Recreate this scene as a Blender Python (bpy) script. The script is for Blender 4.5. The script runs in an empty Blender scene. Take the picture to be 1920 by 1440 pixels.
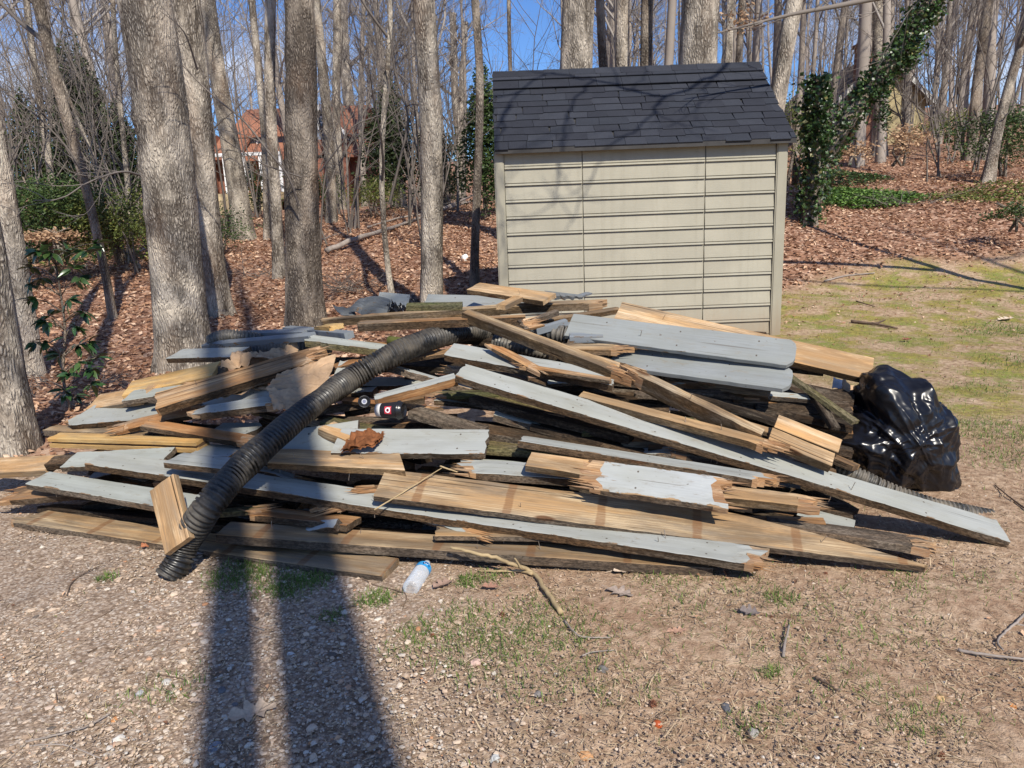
import bpy, math, random
import numpy as np
from mathutils import Vector, Matrix, noise
R = math.radians
rng = np.random.default_rng(7)
rnd = random.Random(11)
scene = bpy.context.scene
col = scene.collection

# ------------------------------------------------------------------ camera, world, sun, exposure
F, PITCH, ROLL, CAMZ = 1423.0, R(13.0), R(2.2), 1.5
_r0 = np.array([1, 0, 0.]); _u0 = np.array([0, math.sin(PITCH), math.cos(PITCH)])
FW = np.array([0, math.cos(PITCH), -math.sin(PITCH)])
RT = _r0 * math.cos(ROLL) - _u0 * math.sin(ROLL)
UP = _u0 * math.cos(ROLL) + _r0 * math.sin(ROLL)
CAM = np.array([0, 0, CAMZ])
cd = bpy.data.cameras.new('camera'); cam = bpy.data.objects.new('camera', cd); col.objects.link(cam)
m = Matrix.Identity(4)
for i in range(3):
    m[i][0], m[i][1], m[i][2], m[i][3] = RT[i], UP[i], -FW[i], CAM[i]
cam.matrix_world = m
cd.sensor_width = 36; cd.lens = 36 * F / 1920; cd.clip_start = .05; cd.clip_end = 1500
scene.camera = cam

SUN_EL, SUN_AZ = R(43), R(-20)          # light travels towards azimuth -20 deg (left of +Y)
SDIR = np.array([math.sin(SUN_AZ), math.cos(SUN_AZ), 0])
world = bpy.data.worlds.new('World'); scene.world = world; world.use_nodes = True
nt = world.node_tree; nt.nodes.clear()
wo = nt.nodes.new('ShaderNodeOutputWorld'); bg = nt.nodes.new('ShaderNodeBackground')
sky = nt.nodes.new('ShaderNodeTexSky'); sky.sky_type = 'NISHITA'; sky.sun_disc = False
sky.sun_elevation = SUN_EL
# towards the sun = -SDIR ; Blender sky rotation measured from +Y clockwise
sky.sun_rotation = math.atan2(-SDIR[0], -SDIR[1])
sky.ozone_density = 2.2; sky.air_density = 1.0; sky.dust_density = .6
tc = nt.nodes.new('ShaderNodeTexCoord'); mp = nt.nodes.new('ShaderNodeMapping'); mp.inputs['Scale'].default_value = (1.3, 1.3, 4)
mp.inputs['Location'].default_value = (.55, .2, .3)
cn = nt.nodes.new('ShaderNodeTexNoise'); cn.inputs['Scale'].default_value = 1.7; cn.inputs['Detail'].default_value = 7
cr = nt.nodes.new('ShaderNodeValToRGB'); cr.color_ramp.elements[0].position = .54; cr.color_ramp.elements[1].position = .76
mx = nt.nodes.new('ShaderNodeMixRGB'); mx.inputs[2].default_value = (10.3, 10.5, 11.2, 1)
nt.links.new(tc.outputs['Generated'], mp.inputs[0]); nt.links.new(mp.outputs[0], cn.inputs['Vector'])
nt.links.new(cn.outputs[0], cr.inputs[0]); nt.links.new(cr.outputs[0], mx.inputs[0])
tn = nt.nodes.new('ShaderNodeMixRGB'); tn.blend_type = 'MULTIPLY'; tn.inputs[0].default_value = 1; tn.inputs[2].default_value = (.64, .93, 1.42, 1)
nt.links.new(sky.outputs[0], tn.inputs[1]); nt.links.new(tn.outputs[0], mx.inputs[1]); nt.links.new(mx.outputs[0], bg.inputs[0])
nt.links.new(bg.outputs[0], wo.inputs[0]); bg.inputs[1].default_value = .08
sl = bpy.data.lights.new('sun', 'SUN'); sl.energy = 5.0; sl.angle = R(.53); sl.color = (1, .93, .81)
so = bpy.data.objects.new('sun', sl); col.objects.link(so)
sv = Vector((SDIR[0] * math.cos(SUN_EL), SDIR[1] * math.cos(SUN_EL), -math.sin(SUN_EL)))
so.rotation_euler = sv.to_track_quat('-Z', 'Y').to_euler(); so.location = (4, -12, 14)
vs = scene.view_settings; vs.view_transform = 'Standard'; vs.look = 'None'; vs.exposure = 0.30; vs.gamma = 1
vs.use_curve_mapping = False
scene.render.engine = 'CYCLES'
scene.cycles.max_bounces = 6; scene.cycles.diffuse_bounces = 3; scene.cycles.glossy_bounces = 2
scene.cycles.transparent_max_bounces = 8; scene.cycles.use_denoising = True

# ------------------------------------------------------------------ geometry helpers
def ray(px, py):
    d = FW + (px - 960) / F * RT - (py - 720) / F * UP
    return d / d[1]                                   # per metre of world Y
def P(px, py, Y): return CAM + ray(px, py) * Y
def proj(p):
    q = np.asarray(p) - CAM; z = q @ FW
    return 960 + F * (q @ RT) / z, 720 - F * (q @ UP) / z
def sstep(a, b, x): t = np.clip((x - a) / (b - a), 0, 1); return t * t * (3 - 2 * t)
def terrain(X, Y):
    X = np.asarray(X, float); Y = np.asarray(Y, float)
    L = np.interp(Y, [-40, 8, 10, 14, 18, 22, 30, 60, 90, 140, 400], [0, 0, .22, .65, 1.05, 1.42, 1.7, 1.9, 4, 10, 25])
    Rr = np.interp(Y, [-40, 8.4, 11, 13, 15, 20, 30, 60, 90, 140, 400], [0, 0, .22, .75, 1.25, 1.95, 3.1, 6.5, 10, 16, 32])
    t = sstep(-3, 5, X - (Y - 10) * .06)
    z = L * (1 - t) + Rr * t
    far = sstep(7, 14, Y)
    z = z + far * (.10 * np.sin(X * .9 + 1) * np.sin(Y * .7) + .05 * np.sin(X * 2.3 + Y * 1.7))
    return z
def G(px, py, z0=0):                                  # ground hit of a pixel ray
    r = ray(px, py); Y = np.concatenate([np.arange(.3, 40, .02), np.arange(40, 200, .5)])
    z = CAMZ + r[2] * Y; h = terrain(r[0] * Y, Y) + z0
    k = np.nonzero(z <= h)[0]
    return P(px, py, Y[k[0]]) if len(k) else P(px, py, 60)

def link_mesh(name, me, parent=None):
    o = bpy.data.objects.new(name, me); col.objects.link(o)
    if parent is not None: o.parent = parent
    return o
def tag(o, label=None, cat=None, group=None, kind=None):
    if label: o['label'] = label
    if cat: o['category'] = cat
    if group: o['group'] = group
    if kind: o['kind'] = kind
    return o
def empty(name, loc=(0, 0, 0), label=None, cat=None, group=None):
    o = bpy.data.objects.new(name, None); col.objects.link(o); o.location = loc; o.empty_display_size = .1
    return tag(o, label, cat, group)
def mesh(name, V, Fc, mats, smooth=True, midx=None, uv=None, tint=None):
    me = bpy.data.meshes.new(name)
    if isinstance(Fc, np.ndarray):
        n, k = Fc.shape
        me.vertices.add(len(V)); me.vertices.foreach_set('co', np.asarray(V, np.float32).ravel())
        me.loops.add(n * k); me.loops.foreach_set('vertex_index', Fc.astype(np.int32).ravel())
        me.polygons.add(n); me.polygons.foreach_set('loop_start', np.arange(0, n * k, k, dtype=np.int32))
        me.update(calc_edges=True)
    else:
        me.from_pydata([tuple(map(float, v)) for v in V], [], Fc); me.update()
    for mt in (mats if isinstance(mats, (list, tuple)) else [mats]): me.materials.append(mt)
    me.polygons.foreach_set('use_smooth', np.full(len(me.polygons), smooth, bool))
    if midx is not None: me.polygons.foreach_set('material_index', np.asarray(midx, np.int32))
    if tint is not None:
        a = me.attributes.new('tint', 'FLOAT', 'FACE'); a.data.foreach_set('value', np.asarray(tint, np.float32))
    if uv is not None:
        ul = me.uv_layers.new(name='UVMap'); li = np.empty(len(me.loops), np.int32); me.loops.foreach_get('vertex_index', li)
        ul.data.foreach_set('uv', np.asarray(uv, np.float32)[li].ravel())
    me.validate()
    return me
def catmull(pts, n=8):
    p = [np.asarray(q, float) for q in pts]; p = [2 * p[0] - p[1]] + p + [2 * p[-1] - p[-2]]; out = []
    for i in range(1, len(p) - 2):
        for k in range(n):
            t = k / n
            out.append(.5 * ((2 * p[i]) + (-p[i-1] + p[i+1]) * t + (2*p[i-1] - 5*p[i] + 4*p[i+1] - p[i+2]) * t*t + (-p[i-1] + 3*p[i] - 3*p[i+1] + p[i+2]) * t**3))
    out.append(p[-2]); return np.array(out)
class MB:
    def __init__(s): s.v = []; s.f = []; s.n = 0; s.m = []
    def add(s, V, Fc, mi=0):
        V = np.asarray(V, float); s.v.append(V)
        for f in Fc: s.f.append([i + s.n for i in f])
        s.m += [mi] * len(Fc); s.n += len(V)
    def tube(s, pts, rad, k=4, mi=0, cap=True):
        pts = np.asarray(pts, float); n = len(pts); rad = np.broadcast_to(rad, (n,))
        T = np.gradient(pts, axis=0); T /= np.linalg.norm(T, axis=1)[:, None] + 1e-9
        a = np.array([0, 0, 1.]) if abs(T[0][2]) < .9 else np.array([1., 0, 0])
        N = np.cross(T[0], a); N /= np.linalg.norm(N); V = np.empty((n, k, 3)); ang = np.arange(k) * 2 * math.pi / k
        for i in range(n):
            N = N - T[i] * (N @ T[i]); N /= np.linalg.norm(N) + 1e-9; B = np.cross(T[i], N)
            V[i] = pts[i] + rad[i] * (np.cos(ang)[:, None] * N + np.sin(ang)[:, None] * B)
        Fc = [[i*k+j, i*k+(j+1) % k, (i+1)*k+(j+1) % k, (i+1)*k+j] for i in range(n-1) for j in range(k)]
        if cap: Fc += [list(range(k))[::-1], [(n-1)*k+j for j in range(k)]]
        s.add(V.reshape(-1, 3), Fc, mi)
    def box(s, lo, hi, mi=0, M=None):
        x0, y0, z0 = lo; x1, y1, z1 = hi
        V = np.array([(x0,y0,z0),(x1,y0,z0),(x1,y1,z0),(x0,y1,z0),(x0,y0,z1),(x1,y0,z1),(x1,y1,z1),(x0,y1,z1)], float)
        if M is not None: V = V @ M[:3, :3].T + M[:3, 3]
        s.add(V, [[3,2,1,0],[4,5,6,7],[0,1,5,4],[1,2,6,5],[2,3,7,6],[3,0,4,7]], mi)
    def build(s, name, mats, parent=None, smooth=False, loc=None):
        V = np.concatenate(s.v)
        if loc is not None: V = V - np.asarray(loc)
        o = link_mesh(name, mesh(name, V, s.f, mats, smooth, s.m), parent)
        if loc is not None and parent is None: o.location = loc
        return o

# ------------------------------------------------------------------ materials
def newmat(name, rough=.8, spec=.3):
    mt = bpy.data.materials.new(name); mt.use_nodes = True; t = mt.node_tree
    b = t.nodes['Principled BSDF']; b.inputs['Roughness'].default_value = rough
    b.inputs['Specular IOR Level'].default_value = spec
    return mt, t, b
def N(t, typ, **kw):
    n = t.nodes.new(typ)
    for k, v in kw.items():
        if k in n.inputs: n.inputs[k].default_value = v
        else: setattr(n, k, v)
    return n
def ramp(t, src, stops):
    r = t.nodes.new('ShaderNodeValToRGB'); e = r.color_ramp.elements
    while len(e) < len(stops): e.new(.5)
    for i, (p, c) in enumerate(stops):
        e[i].position = p; e[i].color = (*(c if isinstance(c, tuple) else (c,) * 3), 1)
    t.links.new(src, r.inputs[0]); return r.outputs[0]
def coords(t, scale, use='Object', rand=True):
    c = t.nodes.new('ShaderNodeTexCoord'); src = c.outputs[use]
    if rand:
        oi = t.nodes.new('ShaderNodeObjectInfo'); ml = N(t, 'ShaderNodeMath', operation='MULTIPLY'); ml.inputs[1].default_value = 37
        t.links.new(oi.outputs['Random'], ml.inputs[0])
        va = N(t, 'ShaderNodeVectorMath', operation='ADD'); t.links.new(src, va.inputs[0]); t.links.new(ml.outputs[0], va.inputs[1]); src = va.outputs[0]
    mpn = N(t, 'ShaderNodeMapping'); mpn.inputs['Scale'].default_value = scale; t.links.new(src, mpn.inputs[0]); return mpn.outputs[0]
def noise_n(t, vec, scale, detail=5, rough=.55, dist=0):
    n = N(t, 'ShaderNodeTexNoise'); n.inputs['Scale'].default_value = scale; n.inputs['Detail'].default_value = detail
    n.inputs['Roughness'].default_value = rough; n.inputs['Distortion'].default_value = dist
    if vec is not None: t.links.new(vec, n.inputs['Vector'])
    return n.outputs[0]
def mix(t, fac, a, b, typ='MIX'):
    n = N(t, 'ShaderNodeMixRGB', blend_type=typ)
    for i, x in enumerate((fac, a, b)):
        if hasattr(x, 'links') or hasattr(x, 'is_linked'): t.links.new(x, n.inputs[i])
        elif isinstance(x, (int, float)): n.inputs[i].default_value = x if i == 0 else (x, x, x, 1)
        else: n.inputs[i].default_value = (*x, 1)
    return n.outputs[0]
def bump(t, b, h, dist=.004, strength=.6):
    n = N(t, 'ShaderNodeBump'); n.inputs['Distance'].default_value = dist; n.inputs['Strength'].default_value = strength
    t.links.new(h, n.inputs['Height']); t.links.new(n.outputs[0], b.inputs['Normal'])
def math_n(t, op, a, b=None):
    n = N(t, 'ShaderNodeMath', operation=op)
    for i, x in enumerate((a, b)):
        if x is None: continue
        if isinstance(x, (int, float)): n.inputs[i].default_value = x
        else: t.links.new(x, n.inputs[i])
    return n.outputs[0]

def wood_color(t, light, mid, dark, grime=.5, grime_col=(.06, .045, .03), bands=False):
    tcn = t.nodes.new('ShaderNodeTexCoord'); oi = t.nodes.new('ShaderNodeObjectInfo'); r = oi.outputs['Random']
    r2 = math_n(t, 'FRACT', math_n(t, 'MULTIPLY', r, 17.3)); r3 = math_n(t, 'FRACT', math_n(t, 'MULTIPLY', r, 91.7))
    cb = N(t, 'ShaderNodeCombineXYZ'); t.links.new(math_n(t, 'MULTIPLY', r, 40.), cb.inputs[0]); t.links.new(math_n(t, 'MULTIPLY_ADD', r2, .16), cb.inputs[1]); t.links.new(math_n(t, 'MULTIPLY_ADD', r3, .10), cb.inputs[2])
    cb.inputs[1].links[0].from_node.inputs[2].default_value = -.15; cb.inputs[2].links[0].from_node.inputs[2].default_value = .03
    va = N(t, 'ShaderNodeVectorMath', operation='ADD'); t.links.new(tcn.outputs['Object'], va.inputs[0]); t.links.new(cb.outputs[0], va.inputs[1])
    mpn = N(t, 'ShaderNodeMapping'); mpn.inputs['Scale'].default_value = (.035, 1, 1); t.links.new(va.outputs[0], mpn.inputs[0])
    w = N(t, 'ShaderNodeTexWave', wave_type='RINGS', rings_direction='X'); t.links.new(mpn.outputs[0], w.inputs['Vector'])
    w.inputs['Scale'].default_value = 34; w.inputs['Distortion'].default_value = 7; w.inputs['Detail'].default_value = 1.5; w.inputs['Detail Scale'].default_value = .55
    rings = ramp(t, w.outputs[0], [(.25, 0.), (.62, .45), (.92, 1.)])
    g = noise_n(t, coords(t, (2.5, 110, 110)), 1.6, 6, .7)
    fig = noise_n(t, coords(t, (.9, 13, 13)), 1.3, 5, .6, .4)
    pt_ = noise_n(t, coords(t, (1.1, 7, 7)), 1.7, 5, .62, .5)
    org = (mid[0] * 1.0, mid[1] * .80, mid[2] * .58)
    base = mix(t, ramp(t, pt_, [(.47, 0.), (.58, .8)]), ramp(t, fig, [(.33, mid), (.60, light)]), org)
    base = mix(t, ramp(t, pt_, [(.33, .7), (.42, 0.)]), base, tuple(.5 * a + .5 * b for a, b in zip(light, (.33, .29, .24))))
    c = mix(t, math_n(t, 'MULTIPLY', rings, .58), base, tuple(.45 * a + .55 * b for a, b in zip(mid, dark)))
    c = mix(t, ramp(t, g, [(.40, .85), (.54, 0.)]), c, tuple(.5 * a + .5 * b for a, b in zip(mid, dark)))
    p = noise_n(t, coords(t, (1.6, 6, 6)), 1.1, 6, .65)
    c = mix(t, ramp(t, p, [(.44, 0.), (.57, min(1, grime * 1.15))]), c, grime_col)
    wthr = noise_n(t, coords(t, (1.3, 9, 9)), 1.4, 6, .7, .3); c = mix(t, ramp(t, wthr, [(.50, 0.), (.62, .6)]), c, (.20, .165, .125))
    hue = noise_n(t, coords(t, (.9, 5, 5)), 1.9, 3)
    c = mix(t, ramp(t, hue, [(.45, .0), (.68, .42)]), c, (mid[0] * .9, mid[1] * .72, mid[2] * .52))
    blk = noise_n(t, coords(t, (3, 24, 24)), 1.5, 5, .7)
    c = mix(t, ramp(t, blk, [(.58, 0.), (.74, .55)]), c, grime_col)
    if bands:
        u = N(t, 'ShaderNodeUVMap'); sx = N(t, 'ShaderNodeSeparateXYZ'); t.links.new(u.outputs[0], sx.inputs[0])
        fr = math_n(t, 'FRACT', math_n(t, 'ADD', math_n(t, 'MULTIPLY', sx.outputs[0], 2.46), math_n(t, 'MULTIPLY', noise_n(t, coords(t, (9, 9, 9)), 2, 3), .05))); ab = math_n(t, 'ABSOLUTE', math_n(t, 'SUBTRACT', fr, .5))
        c = mix(t, math_n(t, 'MULTIPLY', ramp(t, ab, [(.035, .8), (.055, 0.)]), ramp(t, g, [(.3, 1.), (.75, .3)])), c, (.17, .075, .03))
    kv = N(t, 'ShaderNodeTexVoronoi'); kv.inputs['Scale'].default_value = 1.0; t.links.new(coords(t, (2.1, 5.5, 5.5)), kv.inputs['Vector'])
    c = mix(t, ramp(t, kv.outputs['Distance'], [(.07, .9), (.115, 0.)]), c, (.10, .045, .02))
    ck = noise_n(t, coords(t, (.8, 55, 55)), 1.0, 3, .5)
    c = mix(t, ramp(t, ck, [(.665, 0.), (.70, .85)]), c, (.025, .016, .01))
    return c, math_n(t, 'SUBTRACT', g, math_n(t, 'MULTIPLY', ramp(t, ck, [(.655, 0.), (.70, 1.)]), 1.2))
def wood(name, light, mid, dark, grime=.5, gc=(.06, .045, .03), bands=False, speck=0):
    mt, t, b = newmat(name, .82, .2); c, g = wood_color(t, light, mid, dark, grime, gc, bands)
    if speck:
        sp = noise_n(t, coords(t, (45, 110, 110)), 1.0, 5, .75); c = mix(t, ramp(t, sp, [(.44, speck), (.56, 0.)]), c, tuple(x * .35 for x in dark)); g = math_n(t, 'ADD', g, math_n(t, 'MULTIPLY', sp, 2. * speck))
    t.links.new(c, b.inputs['Base Color']); bump(t, b, g, .0045, .8); return mt
M = {}
M['fresh'] = wood('fresh pine', (.64, .49, .32), (.54, .37, .20), (.28, .155, .07), .6, (.20, .13, .07))
M['yellow'] = wood('yellow pine', (.66, .47, .22), (.55, .37, .15), (.36, .21, .08), .2, (.3, .18, .07))
M['gold'] = wood('honey pine', (.47, .31, .17), (.31, .185, .09), (.13, .065, .03), .75, (.08, .05, .03))
M['tan'] = wood('tan pine', (.52, .41, .265), (.40, .29, .17), (.17, .105, .06), .6, (.13, .09, .055), True)
M['tanplain'] = wood('tan pine plain', (.50, .395, .26), (.37, .27, .16), (.14, .09, .05), .7, (.09, .065, .045))
M['brown'] = wood('brown lumber', (.22, .15, .092), (.14, .092, .054), (.05, .03, .016), .75, (.035, .026, .018), speck=.7)
M['dark'] = wood('shade dark lumber', (.11, .078, .05), (.07, .047, .03), (.022, .015, .01), .7, (.02, .015, .011), speck=.7)  # darkest wood; puts the shade of the heap's gaps into the colour
M['weather'] = wood('weathered lumber', (.31, .25, .19), (.20, .155, .115), (.075, .055, .04), .7, (.065, .05, .038), speck=.7)
M['beamside'] = wood('oiled brown lumber', (.36, .25, .14), (.24, .155, .08), (.08, .045, .02), .75, (.05, .035, .02), speck=.5)
M['mossy'] = wood('mossy lumber', (.31, .28, .15), (.20, .175, .09), (.08, .07, .035), .75, (.07, .085, .03), speck=.7)
M['splinter'] = wood('split timber', (.60, .44, .28), (.42, .27, .145), (.17, .085, .04), .4, (.15, .06, .03))
M['orange'] = wood('orange lumber', (.54, .33, .16), (.37, .19, .08), (.16, .07, .025), .6, (.09, .045, .022))
def paint(name, colr, chip=.5, under=(.17, .11, .065), rough=.75, grain=.3):
    mt, t, b = newmat(name, rough, .12)
    u = N(t, 'ShaderNodeUVMap'); s = N(t, 'ShaderNodeSeparateXYZ'); t.links.new(u.outputs[0], s.inputs[0])
    e = math_n(t, 'MINIMUM', s.outputs[1], math_n(t, 'SUBTRACT', 1., s.outputs[1]))
    e = math_n(t, 'MULTIPLY', math_n(t, 'MINIMUM', e, .12), 2.0)
    n1 = noise_n(t, coords(t, (5, 16, 16)), 1.6, 6, .65)
    k = math_n(t, 'SUBTRACT', n1, e)
    chipm = ramp(t, k, [(.50 + .12 * (1 - chip), 0.), (.52 + .12 * (1 - chip), 1.)])
    deep = ramp(t, noise_n(t, coords(t, (4, 22, 22)), 1.5, 7, .7), [(.70 - .04 * chip, 0.), (.715 - .04 * chip, 1.)])
    chipm = math_n(t, 'MAXIMUM', chipm, deep)
    gr = noise_n(t, coords(t, (2.5, 80, 80)), 1.6, 4, .6)
    dirt = noise_n(t, coords(t, (2, 5, 5)), 1.3, 5, .6)
    c = mix(t, ramp(t, gr, [(.3, grain), (.6, 0.)]), colr, tuple(x * .62 for x in colr))
    c = mix(t, ramp(t, dirt, [(.42, 0.), (.68, .6)]), c, (colr[0] * .66, colr[1] * .63, colr[2] * .55))
    mud = noise_n(t, coords(t, (6, 14, 14)), 1.6, 7, .75); c = mix(t, ramp(t, mud, [(.56, 0.), (.70, .75)]), c, (.20, .165, .12))
    crk = noise_n(t, coords(t, (1.4, 70, 70)), 1.0, 3, .5); c = mix(t, ramp(t, crk, [(.66, 0.), (.69, .7)]), c, (.08, .065, .05))
    gl = noise_n(t, coords(t, (1.5, 3, 3)), .9, 2)
    c = mix(t, ramp(t, gl, [(.35, .0), (.62, .35)]), c, (colr[0] * 1.06, colr[1] * 1.05, colr[2] * .95))
    fl = noise_n(t, coords(t, (30, 45, 45)), 1.0, 3)
    c = mix(t, ramp(t, fl, [(.70, 0.), (.74, .75)]), c, (.12, .10, .08))
    fu = math_n(t, 'DIVIDE', math_n(t, 'SUBTRACT', math_n(t, 'FRACT', math_n(t, 'MULTIPLY', s.outputs[0], 2.46)), .5), 2.46)
    for v0 in (.2, .78):
        dv = math_n(t, 'MULTIPLY', math_n(t, 'SUBTRACT', s.outputs[1], v0), .14); dd = math_n(t, 'ADD', math_n(t, 'MULTIPLY', fu, fu), math_n(t, 'MULTIPLY', dv, dv))
        c = mix(t, ramp(t, math_n(t, 'MULTIPLY', dd, 10000.), [(.10, .9), (.26, 0.)]), c, (.06, .04, .025))
    wn = noise_n(t, coords(t, (4, 90, 90)), 1.6, 5, .6)
    uc = ramp(t, wn, [(.3, tuple(x * .45 for x in under)), (.65, tuple(x * 1.6 for x in under))])
    c = mix(t, chipm, c, uc); t.links.new(c, b.inputs['Base Color'])
    rr = mix(t, chipm, rough, .9); t.links.new(rr, b.inputs['Roughness'])
    h = mix(t, .7, gr, mix(t, 1., chipm, (0, 0, 0), 'SUBTRACT')); hh = math_n(t, 'SUBTRACT', math_n(t, 'MULTIPLY', gr, .35), chipm)
    bump(t, b, hh, .0022, .7); return mt
M['grey'] = paint('grey deck paint', (.325, .335, .32), .75)
M['greygreen'] = paint('worn grey paint', (.33, .345, .32), .95)
M['slab'] = paint('smooth grey paint', (.245, .26, .262), .05, rough=.7, grain=.45)
M['slate'] = paint('slate grey paint', (.19, .21, .235), .25, rough=.65, grain=.3)
M['peel'] = paint('peeling grey paint', (.37, .385, .38), 1.15, (.24, .16, .09))
M['vinyl'] = paint('grey plastic', (.13, .14, .15), .0, rough=.6, grain=.1)

def simple(name, c, rough=.7, spec=.3, var=.25, scale=6, bumpd=0, metal=0):
    mt, t, b = newmat(name, rough, spec)
    n = noise_n(t, coords(t, (1, 1, 1)), scale, 5, .6)
    t.links.new(ramp(t, n, [(.3, tuple(x * (1 - var) for x in c)), (.7, tuple(min(1, x * (1 + var)) for x in c))]), b.inputs['Base Color'])
    b.inputs['Metallic'].default_value = metal
    if bumpd: bump(t, b, n, bumpd, .6)
    return mt
M['nail'] = simple('nail steel', (.35, .30, .26), .45, .5, .4, 60, metal=.7)
def bark(name, light, dark, scale=1.0, warm=.2):
    mt, t, b = newmat(name, .95, .1)
    v = coords(t, (48 * scale, 48 * scale, 13 * scale), rand=True)
    vo = N(t, 'ShaderNodeTexVoronoi', feature='DISTANCE_TO_EDGE'); vo.inputs['Scale'].default_value = 1.0
    dn = noise_n(t, coords(t, (9, 9, 5)), 2, 5, .6)
    ad = N(t, 'ShaderNodeVectorMath', operation='ADD'); t.links.new(v, ad.inputs[0])
    sc = N(t, 'ShaderNodeVectorMath', operation='SCALE'); nn = N(t, 'ShaderNodeTexNoise'); nn.inputs['Scale'].default_value = 9; nn.inputs['Detail'].default_value = 4
    t.links.new(coords(t, (1, 1, .5)), nn.inputs['Vector'])
    t.links.new(nn.outputs['Color'], sc.inputs[0]); sc.inputs['Scale'].default_value = 3.2
    t.links.new(sc.outputs[0], ad.inputs[1]); t.links.new(ad.outputs[0], vo.inputs['Vector'])
    ed = ramp(t, vo.outputs[0], [(.05, 0.), (.36, 1.)])
    fine = noise_n(t, coords(t, (60, 60, 22)), 1.5, 6, .7)
    c = mix(t, ed, dark, light)
    c = mix(t, ramp(t, fine, [(.35, .55), (.6, 0.)]), c, tuple(x * .6 for x in light))
    fur = noise_n(t, coords(t, (16 * scale, 16 * scale, 1.6 * scale)), 1.6, 6, .65, .5); c = mix(t, ramp(t, fur, [(.36, .85), (.49, 0.)]), c, tuple(x * .9 for x in dark))
    lich = noise_n(t, coords(t, (2.2, 2.2, .9)), 1.4, 5, .65)
    c = mix(t, ramp(t, lich, [(.45, 0.), (.62, .7)]), c, tuple(min(1, x * 1.45) for x in (light[0], light[1] * 1.0, light[2] * .98)))
    c = mix(t, ramp(t, noise_n(t, coords(t, (1.2, 1.2, .5)), 2.2, 3), [(.5, 0.), (.75, warm)]), c, (light[0] * .9, light[1] * .62, light[2] * .45))
    t.links.new(c, b.inputs['Base Color'])
    bump(t, b, math_n(t, 'ADD', math_n(t, 'ADD', ed, math_n(t, 'MULTIPLY', fine, .6)), math_n(t, 'MULTIPLY', fur, 2.)), .016, .9)
    return mt
M['bark'] = bark('grey bark', (.47, .415, .345), (.075, .06, .048))
M['bark2'] = bark('brown bark', (.33, .28, .23), (.06, .047, .037), 1.15, .3)
M['bark3'] = bark('ridged bark', (.46, .405, .34), (.08, .064, .05), .8)
def twigmat(name, c, var=.35):
    mt, t, b = newmat(name, .9, .15)
    oi = N(t, 'ShaderNodeObjectInfo'); n = noise_n(t, coords(t, (1, 1, 1)), 1.3, 3)
    cc = mix(t, n, tuple(x * (1 - var) for x in c), tuple(x * (1 + var) for x in c))
    cc = mix(t, ramp(t, oi.outputs['Random'], [(0., 0.), (1., .5)]), cc, tuple(x * .55 for x in c))
    t.links.new(cc, b.inputs['Base Color']); return mt
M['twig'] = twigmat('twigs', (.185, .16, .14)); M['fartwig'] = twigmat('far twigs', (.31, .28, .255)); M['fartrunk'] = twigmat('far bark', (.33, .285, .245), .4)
def leafmat(name, stops, rough=.6, trans=.0, spec=.3):
    mt, t, b = newmat(name, rough, spec)
    a = N(t, 'ShaderNodeAttribute', attribute_name='tint'); c = ramp(t, a.outputs['Fac'], stops)
    t.links.new(c, b.inputs['Base Color'])
    if trans:
        tr = N(t, 'ShaderNodeBsdfTranslucent'); t.links.new(c, tr.inputs[0]); ms = N(t, 'ShaderNodeMixShader'); ms.inputs[0].default_value = trans
        t.links.new(b.outputs[0], ms.inputs[1]); t.links.new(tr.outputs[0], ms.inputs[2]); t.links.new(ms.outputs[0], t.nodes['Material Output'].inputs[0])
    return mt
M['litter'] = leafmat('dead leaves', [(0, (.12, .06, .035)), (.25, (.30, .155, .09)), (.55, (.44, .255, .155)), (.8, (.56, .37, .24)), (1, (.70, .51, .37))], .75, .15)
M['everg'] = leafmat('evergreen leaves', [(0, (.018, .035, .012)), (.6, (.05, .085, .025)), (1, (.11, .16, .045))], .5, .2)
M['cedar'] = leafmat('cedar needles', [(0, (.02, .032, .014)), (.6, (.045, .065, .025)), (1, (.085, .11, .04))], .7, .15)
M['yellowgreen'] = leafmat('brier leaves', [(0, (.06, .08, .02)), (.5, (.13, .16, .04)), (1, (.26, .27, .07))], .6, .25)
M['ivy'] = leafmat('ivy leaves', [(0, (.012, .026, .01)), (.5, (.035, .07, .02)), (.9, (.10, .18, .05)), (1, (.26, .24, .10))], .35, .15, .5)
M['ivybright'] = leafmat('bright ivy leaves', [(0, (.03, .06, .015)), (.5, (.09, .17, .035)), (1, (.20, .32, .07))], .45, .2, .4)
M['beech'] = leafmat('dry beech leaves', [(0, (.28, .16, .09)), (1, (.58, .40, .25))], .8, .3)
M['grass'] = leafmat('grass blades', [(0, (.07, .12, .025)), (.5, (.15, .24, .045)), (.75, (.25, .29, .09)), (1, (.45, .36, .18))], .6, .3)
M['pebble'] = leafmat('pebbles', [(0, (.11, .09, .075)), (.2, (.30, .215, .15)), (.45, (.46, .345, .25)), (.62, (.54, .43, .325)), (.8, (.46, .42, .37)), (.93, (.44, .22, .11)), (1, (.54, .48, .40))], .85)
M['straw'] = leafmat('needle litter', [(0, (.11, .07, .04)), (.5, (.34, .24, .14)), (1, (.62, .49, .32))], .85)

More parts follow.
